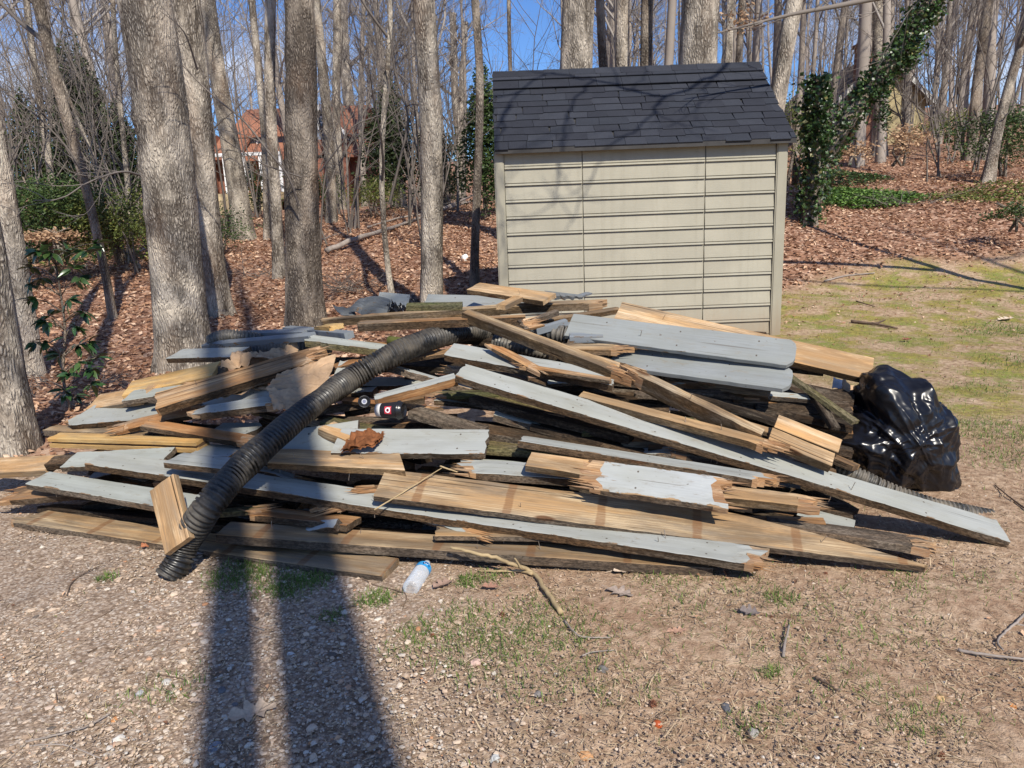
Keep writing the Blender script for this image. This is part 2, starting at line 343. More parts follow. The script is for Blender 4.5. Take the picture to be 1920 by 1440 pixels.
# ground
def ground_mat():
    mt, t, b = newmat('soil', .95, .1)
    g = N(t, 'ShaderNodeNewGeometry'); pos = g.outputs['Position']
    at = N(t, 'ShaderNodeVertexColor', layer_name='zones'); s = N(t, 'ShaderNodeSeparateColor'); t.links.new(at.outputs[0], s.inputs[0])
    leaf, moss, grav = s.outputs[0], s.outputs[1], s.outputs[2]
    n1 = noise_n(t, pos, 2.2, 6, .65); n2 = noise_n(t, pos, 22, 6, .7); n3 = noise_n(t, pos, 120, 4, .6)
    soil = ramp(t, n2, [(.3, (.15, .095, .06)), (.47, (.38, .265, .175)), (.66, (.60, .455, .32))])
    soil = mix(t, ramp(t, n1, [(.35, .0), (.65, .5)]), soil, (.23, .125, .075))
    v = N(t, 'ShaderNodeTexVoronoi'); v.inputs['Scale'].default_value = 85; t.links.new(pos, v.inputs['Vector'])
    vc = N(t, 'ShaderNodeSeparateColor'); t.links.new(v.outputs['Color'], vc.inputs[0])
    gr = ramp(t, vc.outputs[0], [(0, (.17, .125, .09)), (.35, (.37, .275, .20)), (.7, (.50, .40, .31)), (1, (.62, .54, .45))])
    gr = mix(t, ramp(t, v.outputs['Distance'], [(.3, 0.), (.75, .6)]), gr, (.15, .10, .07))
    c = mix(t, math_n(t, 'MULTIPLY', grav, .9), soil, gr)
    mo = ramp(t, noise_n(t, pos, 9, 6, .7), [(.3, (.12, .11, .025)), (.5, (.27, .26, .035)), (.72, (.45, .41, .07))])
    mo = mix(t, ramp(t, noise_n(t, pos, 1.6, 6, .7), [(.46, 0.), (.60, .85)]), mo, (.14, .24, .025))
    mo = mix(t, ramp(t, noise_n(t, pos, 34, 5, .7), [(.40, .75), (.52, 0.)]), mo, (.12, .085, .045))
    mo = mix(t, ramp(t, n3, [(.45, 0.), (.62, .8)]), mo, (.33, .22, .13))
    c = mix(t, math_n(t, 'MULTIPLY', moss, ramp(t, math_n(t, 'ADD', math_n(t, 'MULTIPLY', n1, .6), math_n(t, 'MULTIPLY', noise_n(t, pos, .9, 5, .7), .4)), [(.45, .05), (.54, .97)])), c, mo)
    lv = N(t, 'ShaderNodeTexVoronoi'); lv.inputs['Scale'].default_value = 17
    dn = N(t, 'ShaderNodeTexNoise'); dn.inputs['Scale'].default_value = 14; t.links.new(pos, dn.inputs['Vector'])
    va = N(t, 'ShaderNodeVectorMath', operation='MULTIPLY_ADD'); t.links.new(dn.outputs['Color'], va.inputs[0]); va.inputs[1].default_value = (.12, .12, .12); t.links.new(pos, va.inputs[2])
    t.links.new(va.outputs[0], lv.inputs['Vector'])
    lc = N(t, 'ShaderNodeSeparateColor'); t.links.new(lv.outputs['Color'], lc.inputs[0])
    lf = ramp(t, lc.outputs[1], [(0, (.09, .045, .03)), (.3, (.21, .11, .07)), (.7, (.34, .19, .125)), (1, (.48, .33, .24))])
    c = mix(t, leaf, c, lf)
    t.links.new(c, b.inputs['Base Color'])
    h = math_n(t, 'ADD', math_n(t, 'MULTIPLY', n2, 1.), math_n(t, 'MULTIPLY', n3, .5)); h = math_n(t, 'ADD', h, math_n(t, 'MULTIPLY', lc.outputs[0], math_n(t, 'MULTIPLY', leaf, 1.2)))
    bump(t, b, h, .02, .7); return mt
def zones(X, Y):
    """leaf, moss, gravel weights in world metres"""
    w = .5 * np.sin(X * 1.7 + Y * .6) + .35 * np.sin(X * 4.1 - Y * 2.3)
    edgeY = np.interp(X, [-8, -3, -1.5, 0, 2.4, 3.6, 5, 12], [3.2, 4.7, 5.6, 6.2, 9.2, 10.8, 11.6, 12])
    leaf = sstep(-.25, .5, Y - edgeY + .35 * w)
    moss = sstep(2.2, 3.3, X) * sstep(4.6, 5.6, Y + .4 * w) * (1 - leaf)
    moss = np.maximum(moss, .9 * sstep(1, 0, np.hypot((X - 3.1) / .9, (Y - 4.9) / .6)))
    grav = (1 - leaf) * sstep(.15, -.55, X - .18 * w + .12 * (Y - 2)) * .95 + .5 * (1 - leaf) * sstep(2.05, 1.5, Y + .12 * w) * sstep(1.6, .2, X)
    grav = np.clip(grav * (1 - sstep(3.4, 4.6, Y) * .3), 0, 1)
    return leaf, moss, grav
def make_ground():
    xs = np.concatenate([-np.geomspace(4.2, 300, 60)[::-1], np.arange(-4.17, 4.8, .035), np.geomspace(4.83, 300, 60)])
    ys = np.concatenate([[-60, -30, -15, -8, -4, -2, -1, -.3], np.arange(.2, 6, .035), np.geomspace(6.05, 400, 150)])
    X, Y = np.meshgrid(xs, ys); Z = terrain(X, Y)
    near = sstep(14, 6, Y) * sstep(9, 4, np.abs(X))
    nz = np.zeros_like(Z)
    for a, s in ((.010, 1.3), (.006, 3.7), (.0045, 9.1), (.003, 21.)):
        ph = rng.uniform(0, 6, 6)
        nz += a * (np.sin(X * s + ph[0] + 1.3 * np.sin(Y * s * .8 + ph[1])) * np.sin(Y * s * 1.1 + ph[2] + np.sin(X * s * .7 + ph[3])))
    Z = Z + nz * near + rng.normal(0, .0014, Z.shape) * near
    V = np.stack([X, Y, Z], -1).reshape(-1, 3); ny, nx = X.shape
    i = np.arange(ny - 1)[:, None] * nx + np.arange(nx - 1)[None]; i = i.ravel()
    Fc = np.stack([i, i + 1, i + nx + 1, i + nx], 1)
    me = mesh('ground', V, Fc, ground_mat(), True)
    l, mo, g = zones(V[:, 0], V[:, 1]); ca = me.color_attributes.new('zones', 'FLOAT_COLOR', 'POINT')
    ca.data.foreach_set('color', np.stack([l, mo, g, np.ones_like(l)], 1).astype(np.float32).ravel())
    o = link_mesh('ground', me); o['kind'] = 'structure'
make_ground()

# ------------------------------------------------------------------ scatter
def rand_rot(n, flat=.35):
    """orthonormal frames: u along leaf, v across; normal tilted from up by ~flat rad"""
    az = rng.uniform(0, 2 * math.pi, n); nrm = np.stack([rng.normal(0, flat, n), rng.normal(0, flat, n), np.ones(n)], 1)
    nrm /= np.linalg.norm(nrm, axis=1)[:, None]
    u = np.stack([np.cos(az), np.sin(az), np.zeros(n)], 1); u -= nrm * (u * nrm).sum(1)[:, None]; u /= np.linalg.norm(u, axis=1)[:, None]
    return u, np.cross(nrm, u), nrm
def leaves_mesh(C, size, flat, mat, name, asp=.55, curl=.25, tint=None):
    """folded 6-point leaf, 4 tris"""
    n = len(C); u, v, w = rand_rot(n, flat); s = np.broadcast_to(size, (n,))[:, None]; cz = rng.uniform(-curl, curl * 2, n)[:, None]
    V = np.stack([C - u * s * .5, C + v * s * asp * .5 + w * s * cz * .5 - u * s * .05, C + u * s * .5 + w * s * cz * .4, C - v * s * asp * .5 + w * s * cz * .4 - u * s * .08, C], 1).reshape(-1, 3)
    b = np.arange(n)[:, None] * 5
    Fc = np.concatenate([b + [0, 4, 1], b + [4, 2, 1], b + [0, 3, 4], b + [4, 3, 2]], 1).reshape(-1, 3)
    ti = rng.random(n) if tint is None else tint
    return mesh(name, V, Fc, mat, False, tint=np.repeat(ti, 4))
def scatter_litter():
    n = 135000; X = rng.uniform(-14, 16, n); Y = 4.5 * (26 / 4.5) ** rng.random(n)
    l, _, _ = zones(X, Y); keep = (rng.random(n) < l) & (np.abs(X) < Y * .72 + 1.2); X, Y = X[keep], Y[keep]
    Z = terrain(X, Y) + rng.uniform(.004, .035, len(X))
    sz = rng.uniform(.035, .088, len(X)) * np.interp(Y, [5, 12, 26], [.85, 1.1, 1.5])
    o = link_mesh('leaf_litter', leaves_mesh(np.stack([X, Y, Z], 1), sz, .45, M['litter'], 'leaf_litter', .6, .3))
    tag(o, 'reddish brown dead leaves covering the woodland floor', 'leaf litter', kind='stuff')
    # thinner stray leaves on the yard
    n = 9000; X = rng.uniform(-3.5, 9, n); Y = rng.uniform(1.2, 13, n); l, mo, g = zones(X, Y); keep = (rng.random(n) < (.12 + .55 * sstep(7, 11, Y))) & (l < .5)
    X, Y = X[keep], Y[keep]; Z = terrain(X, Y) + .012
    o = link_mesh('leaf_crumbs', leaves_mesh(np.stack([X, Y, Z], 1), rng.uniform(.008, .035, len(X)) * np.interp(Y, [1, 4, 12], [.7, 1, 2.]), .5, M['litter'], 'leaf_crumbs', .6, .4))
    tag(o, 'dead leaf scraps strewn over the dirt and moss', 'leaf litter', kind='stuff')
scatter_litter()
def scatter_pebbles():
    ph = (1 + 5 ** .5) / 2
    ico = np.array([(-1,ph,0),(1,ph,0),(-1,-ph,0),(1,-ph,0),(0,-1,ph),(0,1,ph),(0,-1,-ph),(0,1,-ph),(ph,0,-1),(ph,0,1),(-ph,0,-1),(-ph,0,1)]); ico /= np.linalg.norm(ico[0])
    fc = np.array([(0,11,5),(0,5,1),(0,1,7),(0,7,10),(0,10,11),(1,5,9),(5,11,4),(11,10,2),(10,7,6),(7,1,8),(3,9,4),(3,4,2),(3,2,6),(3,6,8),(3,8,9),(4,9,5),(2,4,11),(6,2,10),(8,6,7),(9,8,1)])
    n = 80000; Y = 1.1 + 3.9 * rng.random(n) ** 1.5; X = rng.uniform(-1, 1, n) * (Y * .75 + .3)
    l, mo, g = zones(X, Y)
    keep = rng.random(n) < np.clip(.5 + g * .9, 0, 1) * (1 - l) * np.interp(Y, [1, 3, 5], [1, .85, .4]); X, Y = X[keep], Y[keep]; n = len(X)
    r = .0021 + .0042 * rng.random(n) ** 2.5 + .010 * (rng.random(n) ** 20) * sstep(.0, .7, zones(X, Y)[2] + .15)
    V = ico[None] * (1 + rng.normal(0, .17, (n, 12, 1))); V = V * (r[:, None, None]) * np.stack([rng.uniform(.8, 1.5, n), rng.uniform(.7, 1.1, n), rng.uniform(.45, .8, n)], 1)[:, None, :]
    a = rng.uniform(0, 6.28, n); c, s = np.cos(a)[:, None], np.sin(a)[:, None]; x = V[..., 0] * c - V[..., 1] * s; y = V[..., 0] * s + V[..., 1] * c
    V = np.stack([x + X[:, None], y + Y[:, None], V[..., 2] + (terrain(X, Y) + r * .2 + .002)[:, None]], -1).reshape(-1, 3)
    Fc = (np.arange(n)[:, None, None] * 12 + fc[None]).reshape(-1, 3)
    o = link_mesh('gravel', mesh('gravel', V, Fc, M['pebble'], False, tint=np.repeat(np.clip(np.where(rng.random(n) < zones(X, Y)[2] + .06, rng.normal(.5, .25, n) + (rng.random(n) < .07) * .5, rng.uniform(.02, .48, n)), 0, 1), 20)))
    tag(o, 'loose pale grey and tan gravel pressed into the dirt', 'gravel', kind='stuff')
scatter_pebbles()
def blades(C, az, tilt, L, wd, bend, name, mat, tint):
    n = len(C); d = np.stack([np.cos(az), np.sin(az), np.zeros(n)], 1); sd = np.stack([-np.sin(az), np.cos(az), np.zeros(n)], 1); up = np.array([0, 0, 1.])
    p1 = C + d * (np.cos(tilt) * L * .5)[:, None] + up * (np.sin(tilt) * L * .5)[:, None]
    t2 = tilt - bend; p2 = p1 + d * (np.cos(t2) * L * .5)[:, None] + up * (np.sin(t2) * L * .5)[:, None]
    w = sd * (wd * .5)[:, None]
    V = np.stack([C - w, C + w, p1 - w * .8, p1 + w * .8, p2], 1).reshape(-1, 3); b = np.arange(n)[:, None] * 5
    Fc = np.concatenate([b + [0, 1, 3], b + [0, 3, 2], b + [2, 3, 4]], 1).reshape(-1, 3)
    return link_mesh(name, mesh(name, V, Fc, mat, False, tint=np.repeat(tint, 3)))
def scatter_grass():
    pts = []; tints = []; Ls = []
    spots = [(450,1075,.15,260),(500,1095,.15,260),(560,1105,.14,330),(420,1100,.1,120),(480,1060,.12,150),(590,1090,.1,140),(705,1130,.09,190),(620,1160,.06,60),(880,1095,.07,120),(925,1085,.08,60),(895,1210,.25,170),(960,1180,.2,120),(1010,1150,.2,110),
             (1110,1240,.2,90),(1060,1290,.15,70),(1465,1128,.07,80),(1400,1100,.15,60),(1680,1190,.15,40),(1740,1110,.12,40),(1700,1090,.1,40),(1445,1265,.04,60),(1550,1280,.2,50),(1640,1300,.12,50),(1750,1340,.15,60),(1700,1370,.08,40),
             (840,1180,.16,110),(905,1230,.2,140),(780,1190,.12,80),(990,1215,.16,90),(1060,1200,.12,60),(870,1150,.1,60),(760,1230,.1,50),(1240,1090,.15,60),(1180,1300,.15,50),(950,1290,.15,50),(1100,1170,.14,60),(1520,1180,.3,90),(200,1085,.05,60),(340,1290,.12,60),(250,1320,.08,30),(1330,1200,.3,80),(1290,1110,.2,60),(1600,1150,.4,120),(1230,1160,.2,70),(1120,1060,.08,30),(1850,810,.35,500),(1900,860,.3,300),(1840,730,.3,120),(1880,620,.5,500),(1900,680,.4,260),(1600,700,.4,160),(1860,1110,.2,60),(1450,1340,.1,30),(1400,1375,.08,40)]
    for px, py, rad, n in spots:
        n = int(n * 1.7); c = G(px, py); a = rng.uniform(0, 6.28, n); r = rad * np.sqrt(rng.random(n)) * rng.uniform(.6, 1.2, n)
        pts.append(np.stack([c[0] + r * np.cos(a), c[1] + r * np.sin(a) * .9], 1)); tints.append(np.clip(rng.normal(.32, .22, n), 0, 1)); Ls.append(rng.uniform(.012, .045, n) * (1 if py > 900 else 1.1))
    n = 26000; Y = 1.3 + 11 * rng.random(n) ** 1.2; X = rng.uniform(-1, 1, n) * (Y * .75)
    l, mo, g = zones(X, Y); pat = .5 + .5 * np.sin(X * 3.1 + 2 * np.sin(Y * 2.2)) * np.sin(Y * 3.7 + X)
    keep = rng.random(n) < (1 - l) * (.9 * mo + .16 * (1 - g) * pat + .02); X, Y = X[keep], Y[keep]; pts.append(np.stack([X, Y], 1)); k = len(X)
    tints.append(np.clip(rng.normal(.55, .25, k), 0, 1)); Ls.append(rng.uniform(.01, .035, k) * np.interp(Y, [1, 5, 12], [.8, 1.1, 1.6]))
    Q = np.concatenate(pts); L = np.concatenate(Ls); n = len(Q); C = np.column_stack([Q, terrain(Q[:, 0], Q[:, 1]) + .001])
    wd = rng.uniform(.0018, .0035, n) * np.interp(Q[:, 1], [1, 4, 12], [.8, 1.3, 3])
    tag(blades(C, rng.uniform(0, 6.28, n), rng.uniform(.35, 1.4, n), L, wd, rng.uniform(0, .9, n), 'grass', M['grass'], np.concatenate(tints)), 'sparse short green grass growing through dirt and moss', 'grass', kind='stuff')
    n = 85000; Y = 1.1 + 8 * rng.random(n) ** 1.4; X = rng.uniform(-1, 1, n) * (Y * .75 + .2); l, mo, g = zones(X, Y)
    keep = rng.random(n) < (1 - l) * (.9 - .45 * g); X, Y = X[keep], Y[keep]; n = len(X); C = np.column_stack([X, Y, terrain(X, Y) + rng.uniform(.002, .010, n)])
    tag(blades(C, rng.uniform(0, 6.28, n), rng.uniform(-.08, .25, n), rng.uniform(.008, .045, n) * (1 + 1.2 * (rng.random(n) < .05)), rng.uniform(.0012, .0036, n), rng.uniform(-.1, .3, n), 'needle_litter', M['straw'], rng.random(n)), 'dry straw and pine needle bits scattered on the soil', 'litter', kind='stuff')
scatter_grass()

# ------------------------------------------------------------------ trees
def branch(mb, p, d, L, r, lev, maxlev, seed, up=.12, wig=.16, kids=(0, 6, 6, 4), k=None, tipr=.35):
    n = 5 if lev < maxlev else 3; pts = [p]; dd = d / np.linalg.norm(d)
    for i in range(n):
        dd = dd + np.array([seed.gauss(0, wig), seed.gauss(0, wig), seed.gauss(0, wig * .7) + up]); dd /= np.linalg.norm(dd); pts.append(pts[-1] + dd * L / n)
    pts = np.array(pts); rad = r * np.linspace(1, tipr, n + 1); mb.tube(pts, rad, k or (5 if lev <= 1 else 3), cap=False)
    if lev < maxlev:
        for c in range(kids[lev]):
            t = seed.uniform(.25, 1) ** .9; q = t * n; i = min(int(q), n - 1); pos = pts[i] + (pts[i+1] - pts[i]) * (q - i)
            ax = pts[i+1] - pts[i]; ax /= np.linalg.norm(ax); s = np.array([seed.gauss(0, 1) for _ in range(3)]); s -= ax * (s @ ax); s /= np.linalg.norm(s) + 1e-6
            a = seed.uniform(.45, 1.0); branch(mb, pos, ax * math.cos(a) + s * math.sin(a), L * seed.uniform(.4, .7) * (1.1 - .4 * t), max(r * (1 - .6 * t) * .55, .004), lev + 1, maxlev, seed, up, wig, kids, k)
def trunk_mesh(name, pts, rad, mat, k=10, amp=0., flare=0., knots=0, sd=1, name2=None):
    """pts: spine (n,3), finely resampled, with lumpy bark and flared foot"""
    pts = np.asarray(pts, float); n = len(pts); s = random.Random(sd); ang = np.arange(k) * 2 * math.pi / k
    L = np.concatenate([[0], np.cumsum(np.linalg.norm(np.diff(pts, axis=0), axis=1))])
    V = np.empty((n, k, 3)); ph = [s.uniform(0, 6) for _ in range(8)]; kn = [(s.uniform(.7, 3.6), s.uniform(3.4, 6.0), s.uniform(.025, .045)) for _ in range(knots)]
    for i in range(n):
        r = rad[i] * (1 + .035 * np.sin(ang * 2 + ph[0] + L[i] * .5) + .03 * np.sin(ang * 3 + ph[1] - L[i] * .9))
        if flare: r = r * (1 + flare * math.exp(-L[i] / .28) * (1 + .35 * np.sin(ang * 4 + ph[2]) + .2 * np.sin(ang * 7 + ph[3])))
        if amp: r = r + amp * np.array([noise.noise((math.cos(a) * rad[i] * 16 + ph[4], math.sin(a) * rad[i] * 16, L[i] * 4.5)) + .6 * noise.noise((math.cos(a) * rad[i] * 40, math.sin(a) * rad[i] * 40 + ph[5], L[i] * 11)) for a in ang])
        for h, a0, z in kn:
            da = np.abs((ang - a0 + math.pi) % (2 * math.pi) - math.pi); r = r + z * np.exp(-(da * rad[i] / .08) ** 2 - ((L[i] - h) / .07) ** 2) * (1 - .9 * np.exp(-(da * rad[i] / .03) ** 2 - ((L[i] - h) / .03) ** 2))
        V[i] = pts[i] + np.stack([r * np.cos(ang), r * np.sin(ang), np.zeros(k)], 1)
    i = np.arange(n - 1)[:, None] * k; j = np.arange(k)[None]; Fc = np.stack([i + j, i + (j + 1) % k, i + k + (j + 1) % k, i + k + j], -1).reshape(-1, 4)
    return mesh(name, V.reshape(-1, 3), Fc, mat, True)

def placed_tree(px, py, w, x0, Y=None, label='', mat='bark', H=17, amp=0., k=12, name='tree', group=None, crown=True, kn=0, flare=.35, ptop=0, topw=None, wig=.03, kids=(0, 4, 4, 3), extra=None, sd=None, low=.55, start=None):
    """base pixel, trunk width in pixels, x where it meets image row ptop"""
    sd = sd or int(px * 7 + py); s = random.Random(sd)
    if Y is None: b = G(px, py)
    else:
        b = P(px, py, Y); b[2] = float(terrain(b[0], b[1]))
    Yb = b[1]; w = w * .86; topw = topw * .86 if topw else None; tp = P(x0, ptop, Yb); r0 = w / F * Yb / 2 * 1.02; rt = (topw or w * .85) / F * Yb / 2
    sl = (tp - b) / max(tp[2] - b[2], .5); n = int(H / (.09 if k > 20 else .5)); zs = np.linspace(-.06, H, max(n, 6))
    hz = tp[2] - b[2]; rad = np.where(zs < hz, r0 + (rt - r0) * np.clip(zs / hz, 0, 1), rt * (1 - .85 * np.clip((zs - hz) / (H - hz + .01), 0, 1)))
    bx = np.array([wig * math.sin(z * .55 + sd) * min(z, 3) for z in zs]); bb = np.array([wig * math.cos(z * .4 + sd) * min(z, 3) for z in zs])
    slc = np.where(zs < hz * 1.3, zs, hz * 1.3 + (zs - hz * 1.3) * .5)
    pts = np.stack([sl[0] * slc + bx, bb * .5, zs], 1)
    root = empty(name, tuple(b), label, 'tree', group)
    link_mesh('trunk', trunk_mesh('trunk', pts, rad, M[mat], k, amp, flare, kn, sd), root)
    if crown:
        mb = MB()
        for c in range(9):
            z = H * s.uniform(low, .98) if start is None else s.uniform(start, H * .97)
            p = np.array([np.interp(z, zs, pts[:, 0]), np.interp(z, zs, pts[:, 1]), z]); a = s.uniform(0, 6.28)
            branch(mb, p, np.array([math.cos(a), math.sin(a), .6]), H * s.uniform(.15, .28) * (1.15 - z / H), max(.02, float(np.interp(z, zs, rad)) * .5), 1, 3, s, kids=kids)
        if extra:
            for pl, r in extra:
                q = np.array([P(a_, b_, Yb - c_) - b for a_, b_, c_ in pl]); q = catmull(q, 4); mb.tube(q, np.linspace(r, r * .3, len(q)), 4, cap=False)
                for jj in range(3, len(q) - 2, 3):
                    dv = q[jj+1] - q[jj]; dv = dv / np.linalg.norm(dv) + np.array([s.gauss(0, .6), s.gauss(0, .4), s.gauss(.1, .6)]); branch(mb, q[jj], dv, s.uniform(.25, .6), r * .4, 2, 3, s, kids=(0, 0, 3, 0), up=.03)
        mb.build('crown', M['twig'], root, True)
    return root
PT = placed_tree
PT(28, 848, 92, -75, None, 'broad grey trunk with flared foot beside the left end of the lumber heap', 'bark', 15, .010, 40, kn=1, ptop=300, topw=70, flare=.3)
PT(62, 705, 42, -20, None, 'slimmer trunk leaning just behind the flared trunk beside the heap', 'bark', 14, .006, 24, ptop=180, topw=34)
PT(350, 692, 104, 258, None, 'thickest grey oak trunk with scars, rising behind the corrugated pipe coil', 'bark', 20, .011, 48, kn=4, topw=98, flare=.32,
   extra=[([(262, 328, .25), (235, 322, .45), (205, 327, .6), (160, 345, .7), (115, 372, .8), (62, 376, .9)], .012), ([(205, 327, .6), (190, 350, .65), (185, 385, .7)], .007),
          ([(370, 130, .2), (345, 60, .5), (300, 20, .7)], .01)])
PT(412, 590, 52, 332, None, 'furrowed trunk half hidden behind the thickest oak', 'bark3', 18, .008, 28, topw=56)
PT(456, 448, 44, 398, None, 'pale smooth trunk in front of the brick house', 'bark', 19, .004, 24, topw=30, flare=.4)
PT(574, 612, 76, 546, None, 'dark barked oak with a round knot, between heap and brick house', 'bark2', 19, .010, 40, kn=3, topw=56, flare=.34,
   extra=[([(560, 385, .35), (540, 330, .5), (500, 280, .6), (455, 225, .7), (400, 180, .8), (340, 120, .9), (300, 70, 1.)], .016), ([(600, 322, .3), (640, 270, .4), (665, 235, .5), (715, 215, .6)], .012),
          ([(565, 332, .3), (500, 310, .5), (440, 275, .6), (385, 240, .7)], .009)])
PT(524, 520, 25, 512, None, 'narrow trunk standing tight behind the knotty dark oak', 'bark3', 17, .004, 20)
PT(807, 585, 47, 795, 9.4, 'straight pale pole trunk rising between the heap and the shed', 'bark', 20, .006, 32, topw=45, flare=.3)
PT(888, 520, 18, 880, 11.3, 'slender brown trunk nearest the shed corner', 'bark2', 14, .003, 16, wig=.05)
PT(622, 416, 22, 598, None, 'grey trunk on the rise to the right of the brick gable', 'bark', 17, 0, 14)
PT(641, 392, 18, 628, None, 'pale thin trunk among three right of the brick gable', 'bark3', 17, 0, 14)
PT(664, 383, 24, 642, None, 'flared pale trunk furthest along from the brick gable', 'bark', 18, 0, 14, flare=.7)
PT(735, 540, 12, 700, 10.2, 'crooked forked sapling left of the straight pole trunk', 'bark', 8, 0, 10, wig=.09, start=1.6, kids=(0, 4, 3, 2), extra=[([(731, 380, .0), (750, 300, .1), (765, 220, .15), (742, 140, .2), (728, 40, .3)], .022)])
PT(866, 372, 16, 845, None, 'leaning pale trunk left of a twin near the green cedar', 'bark3', 15, 0, 12)
PT(862, 368, 12, 872, None, 'thin upright trunk twinned with the leaning one', 'bark', 15, 0, 12)
PT(1088, 330, 66, 1086, 12.5, 'thick ridged trunk above the left half of the shed roof', 'bark3', 20, .010, 36, topw=64)
PT(1132, 340, 20, 1131, 15, 'dark slim trunk just right of the ridged trunk over the roof', 'bark2', 17, .0, 14)
PT(1178, 340, 30, 1176, 13.5, 'mid grey trunk over the middle of the roof', 'bark3', 18, .005, 24)
PT(1222, 340, 27, 1222, 13, 'brown trunk close left of the broadest trunk behind the shed', 'bark2', 18, .005, 24)
PT(1300, 330, 76, 1304, 12, 'broadest furrowed trunk behind the right half of the shed roof', 'bark3', 20, .011, 40, topw=78)
PT(1408, 300, 38, 1500, 13, 'thick trunk leaning rightwards past the roof peak', 'bark3', 18, .008, 26, topw=34)
PT(965, 360, 9, 963, 15, 'thin dark stem alone against blue sky', 'bark2', 15, 0, 10)
PT(1385, 300, 16, 1388, 17, 'dark thin trunk right of the broadest trunk', 'bark2', 17, 0, 12)
PT(1352, 300, 18, 1362, 16, 'pale trunk tucked beside the leaning thick trunk', 'bark', 17, 0, 12)
PT(1650, 290, 26, 1652, None, 'grey trunk standing behind the ivy clad leaning trunk', 'bark', 18, .004, 20)
PT(1852, 343, 22, 1920, None, 'small curved tree at the edge of the mossy yard', 'bark', 9, .003, 18, wig=.06, start=2.4, kids=(0, 5, 4, 3), ptop=30, topw=15,
   extra=[([(1872, 240, 0), (1900, 200, .2), (1935, 175, .3)], .015), ([(1880, 190, 0), (1840, 150, .3), (1790, 110, .5)], .012)])
PT(1828, 215, 22, 1850, 24, 'dark forked trunk behind the curved small tree', 'bark2', 18, 0, 14)
PT(212, 598, 16, 98, None, 'brown leaning trunk with many thin limbs left of the thickest oak', 'bark2', 12, .003, 16, wig=.05, start=2.2, kids=(0, 6, 5, 3), topw=22,
   extra=[([(160, 330, .1), (120, 270, .2), (60, 210, .3), (-10, 160, .4)], .016), ([(178, 350, 0), (200, 260, .1), (205, 150, .2), (235, 60, .3)], .014)])
PT(262, 506, 8, 92, None, 'thin pale pole leaning away beside the holly scrub', 'bark', 7, 0, 8, ptop=60)
PT(95, 380, 14, 60, 16, 'ivy footed trunk at the dark cedar', 'bark', 16, 0, 12)
PT(232, 395, 11, 222, 15, 'straight pale thin trunk before the dark cedar', 'bark', 15, 0, 10)
PT(497, 405, 16, 478, 18, 'thin trunk crossing the front of the brick house', 'bark3', 16, 0, 12)

# long dark limb reaching in over the shed roof, carried by a tree of its own off to the side
def overhang():
    root = empty('tree', tuple(P(2120, 500, 9.) * [1, 1, 0] + [0, 0, float(terrain(*P(2120, 500, 9.)[:2]))]), 'tree whose long dark limb reaches over the shed roof', 'tree')
    b = np.array(root.location); s = random.Random(5)
    zs = np.linspace(-.05, 12, 40); link_mesh('trunk', trunk_mesh('trunk', np.stack([zs * 0, zs * 0, zs], 1), .085 - zs * .005, M['bark2'], 14, .004, .3), root)
    mb = MB(); q = catmull([b + [0, 0, 2.6], P(1900, -120, 8.8), P(1740, -30, 8.7), P(1600, 5, 8.6), P(1480, 28, 8.5), P(1345, 62, 8.4)], 6) - b
    mb.tube(q, np.linspace(.06, .008, len(q)), 6, cap=False)
    for j in range(8, len(q) - 1, 3): branch(mb, q[j], (q[j+1] - q[j]) + np.array([s.gauss(0, .1), s.gauss(0, .1), s.uniform(-.05, .2)]), s.uniform(.5, 1.1), .007, 2, 3, s, kids=(0, 0, 4, 0), up=.05)
    for c in range(8):
        z = s.uniform(6, 11.5); a = s.uniform(0, 6.28); branch(mb, np.array([0, 0, z]), np.array([math.cos(a), math.sin(a), .6]), 2.5, .04, 1, 3, s, kids=(0, 5, 4, 2))
    mb.build('crown', M['twig'], root, True)
overhang()

# trees behind the camera: their shadows fall across the gravel, the heap and the shed
def shadow_tree(px, py, s, w, label, H, sd, n=12):
    g = G(px, py); b = g.copy(); b[:2] -= SDIR[:2] * s; b[2] = 0; q = random.Random(sd)
    root = empty('tree', tuple(b), label, 'tree'); zs = np.linspace(-.05, H, 60)
    link_mesh('trunk', trunk_mesh('trunk', np.stack([.02 * np.sin(zs), 0 * zs, zs], 1), w / 2 * (1 - .75 * zs / H), M['bark'], 20, .004, .3, 0, sd), root)
    mb = MB()
    for c in range(n):
        z = H * q.uniform(.5, .97); a = q.uniform(0, 6.28); branch(mb, np.array([0, 0, z]), np.array([math.cos(a), math.sin(a), .5]), H * q.uniform(.16, .3), .055 * (1.2 - z / H), 1, 3, q, kids=(0, 5, 4, 3))
    mb.build('crown', M['twig'], root, True)
shadow_tree(436, 1400, 6.5, .30, 'slim tree standing behind the viewer on the gravel', 15, 3)
shadow_tree(642, 1400, 6.0, .44, 'stout tree behind the viewer shading the gravel', 18, 4)
LD = np.array([SDIR[0] * math.cos(SUN_EL), SDIR[1] * math.cos(SUN_EL), -math.sin(SUN_EL)])
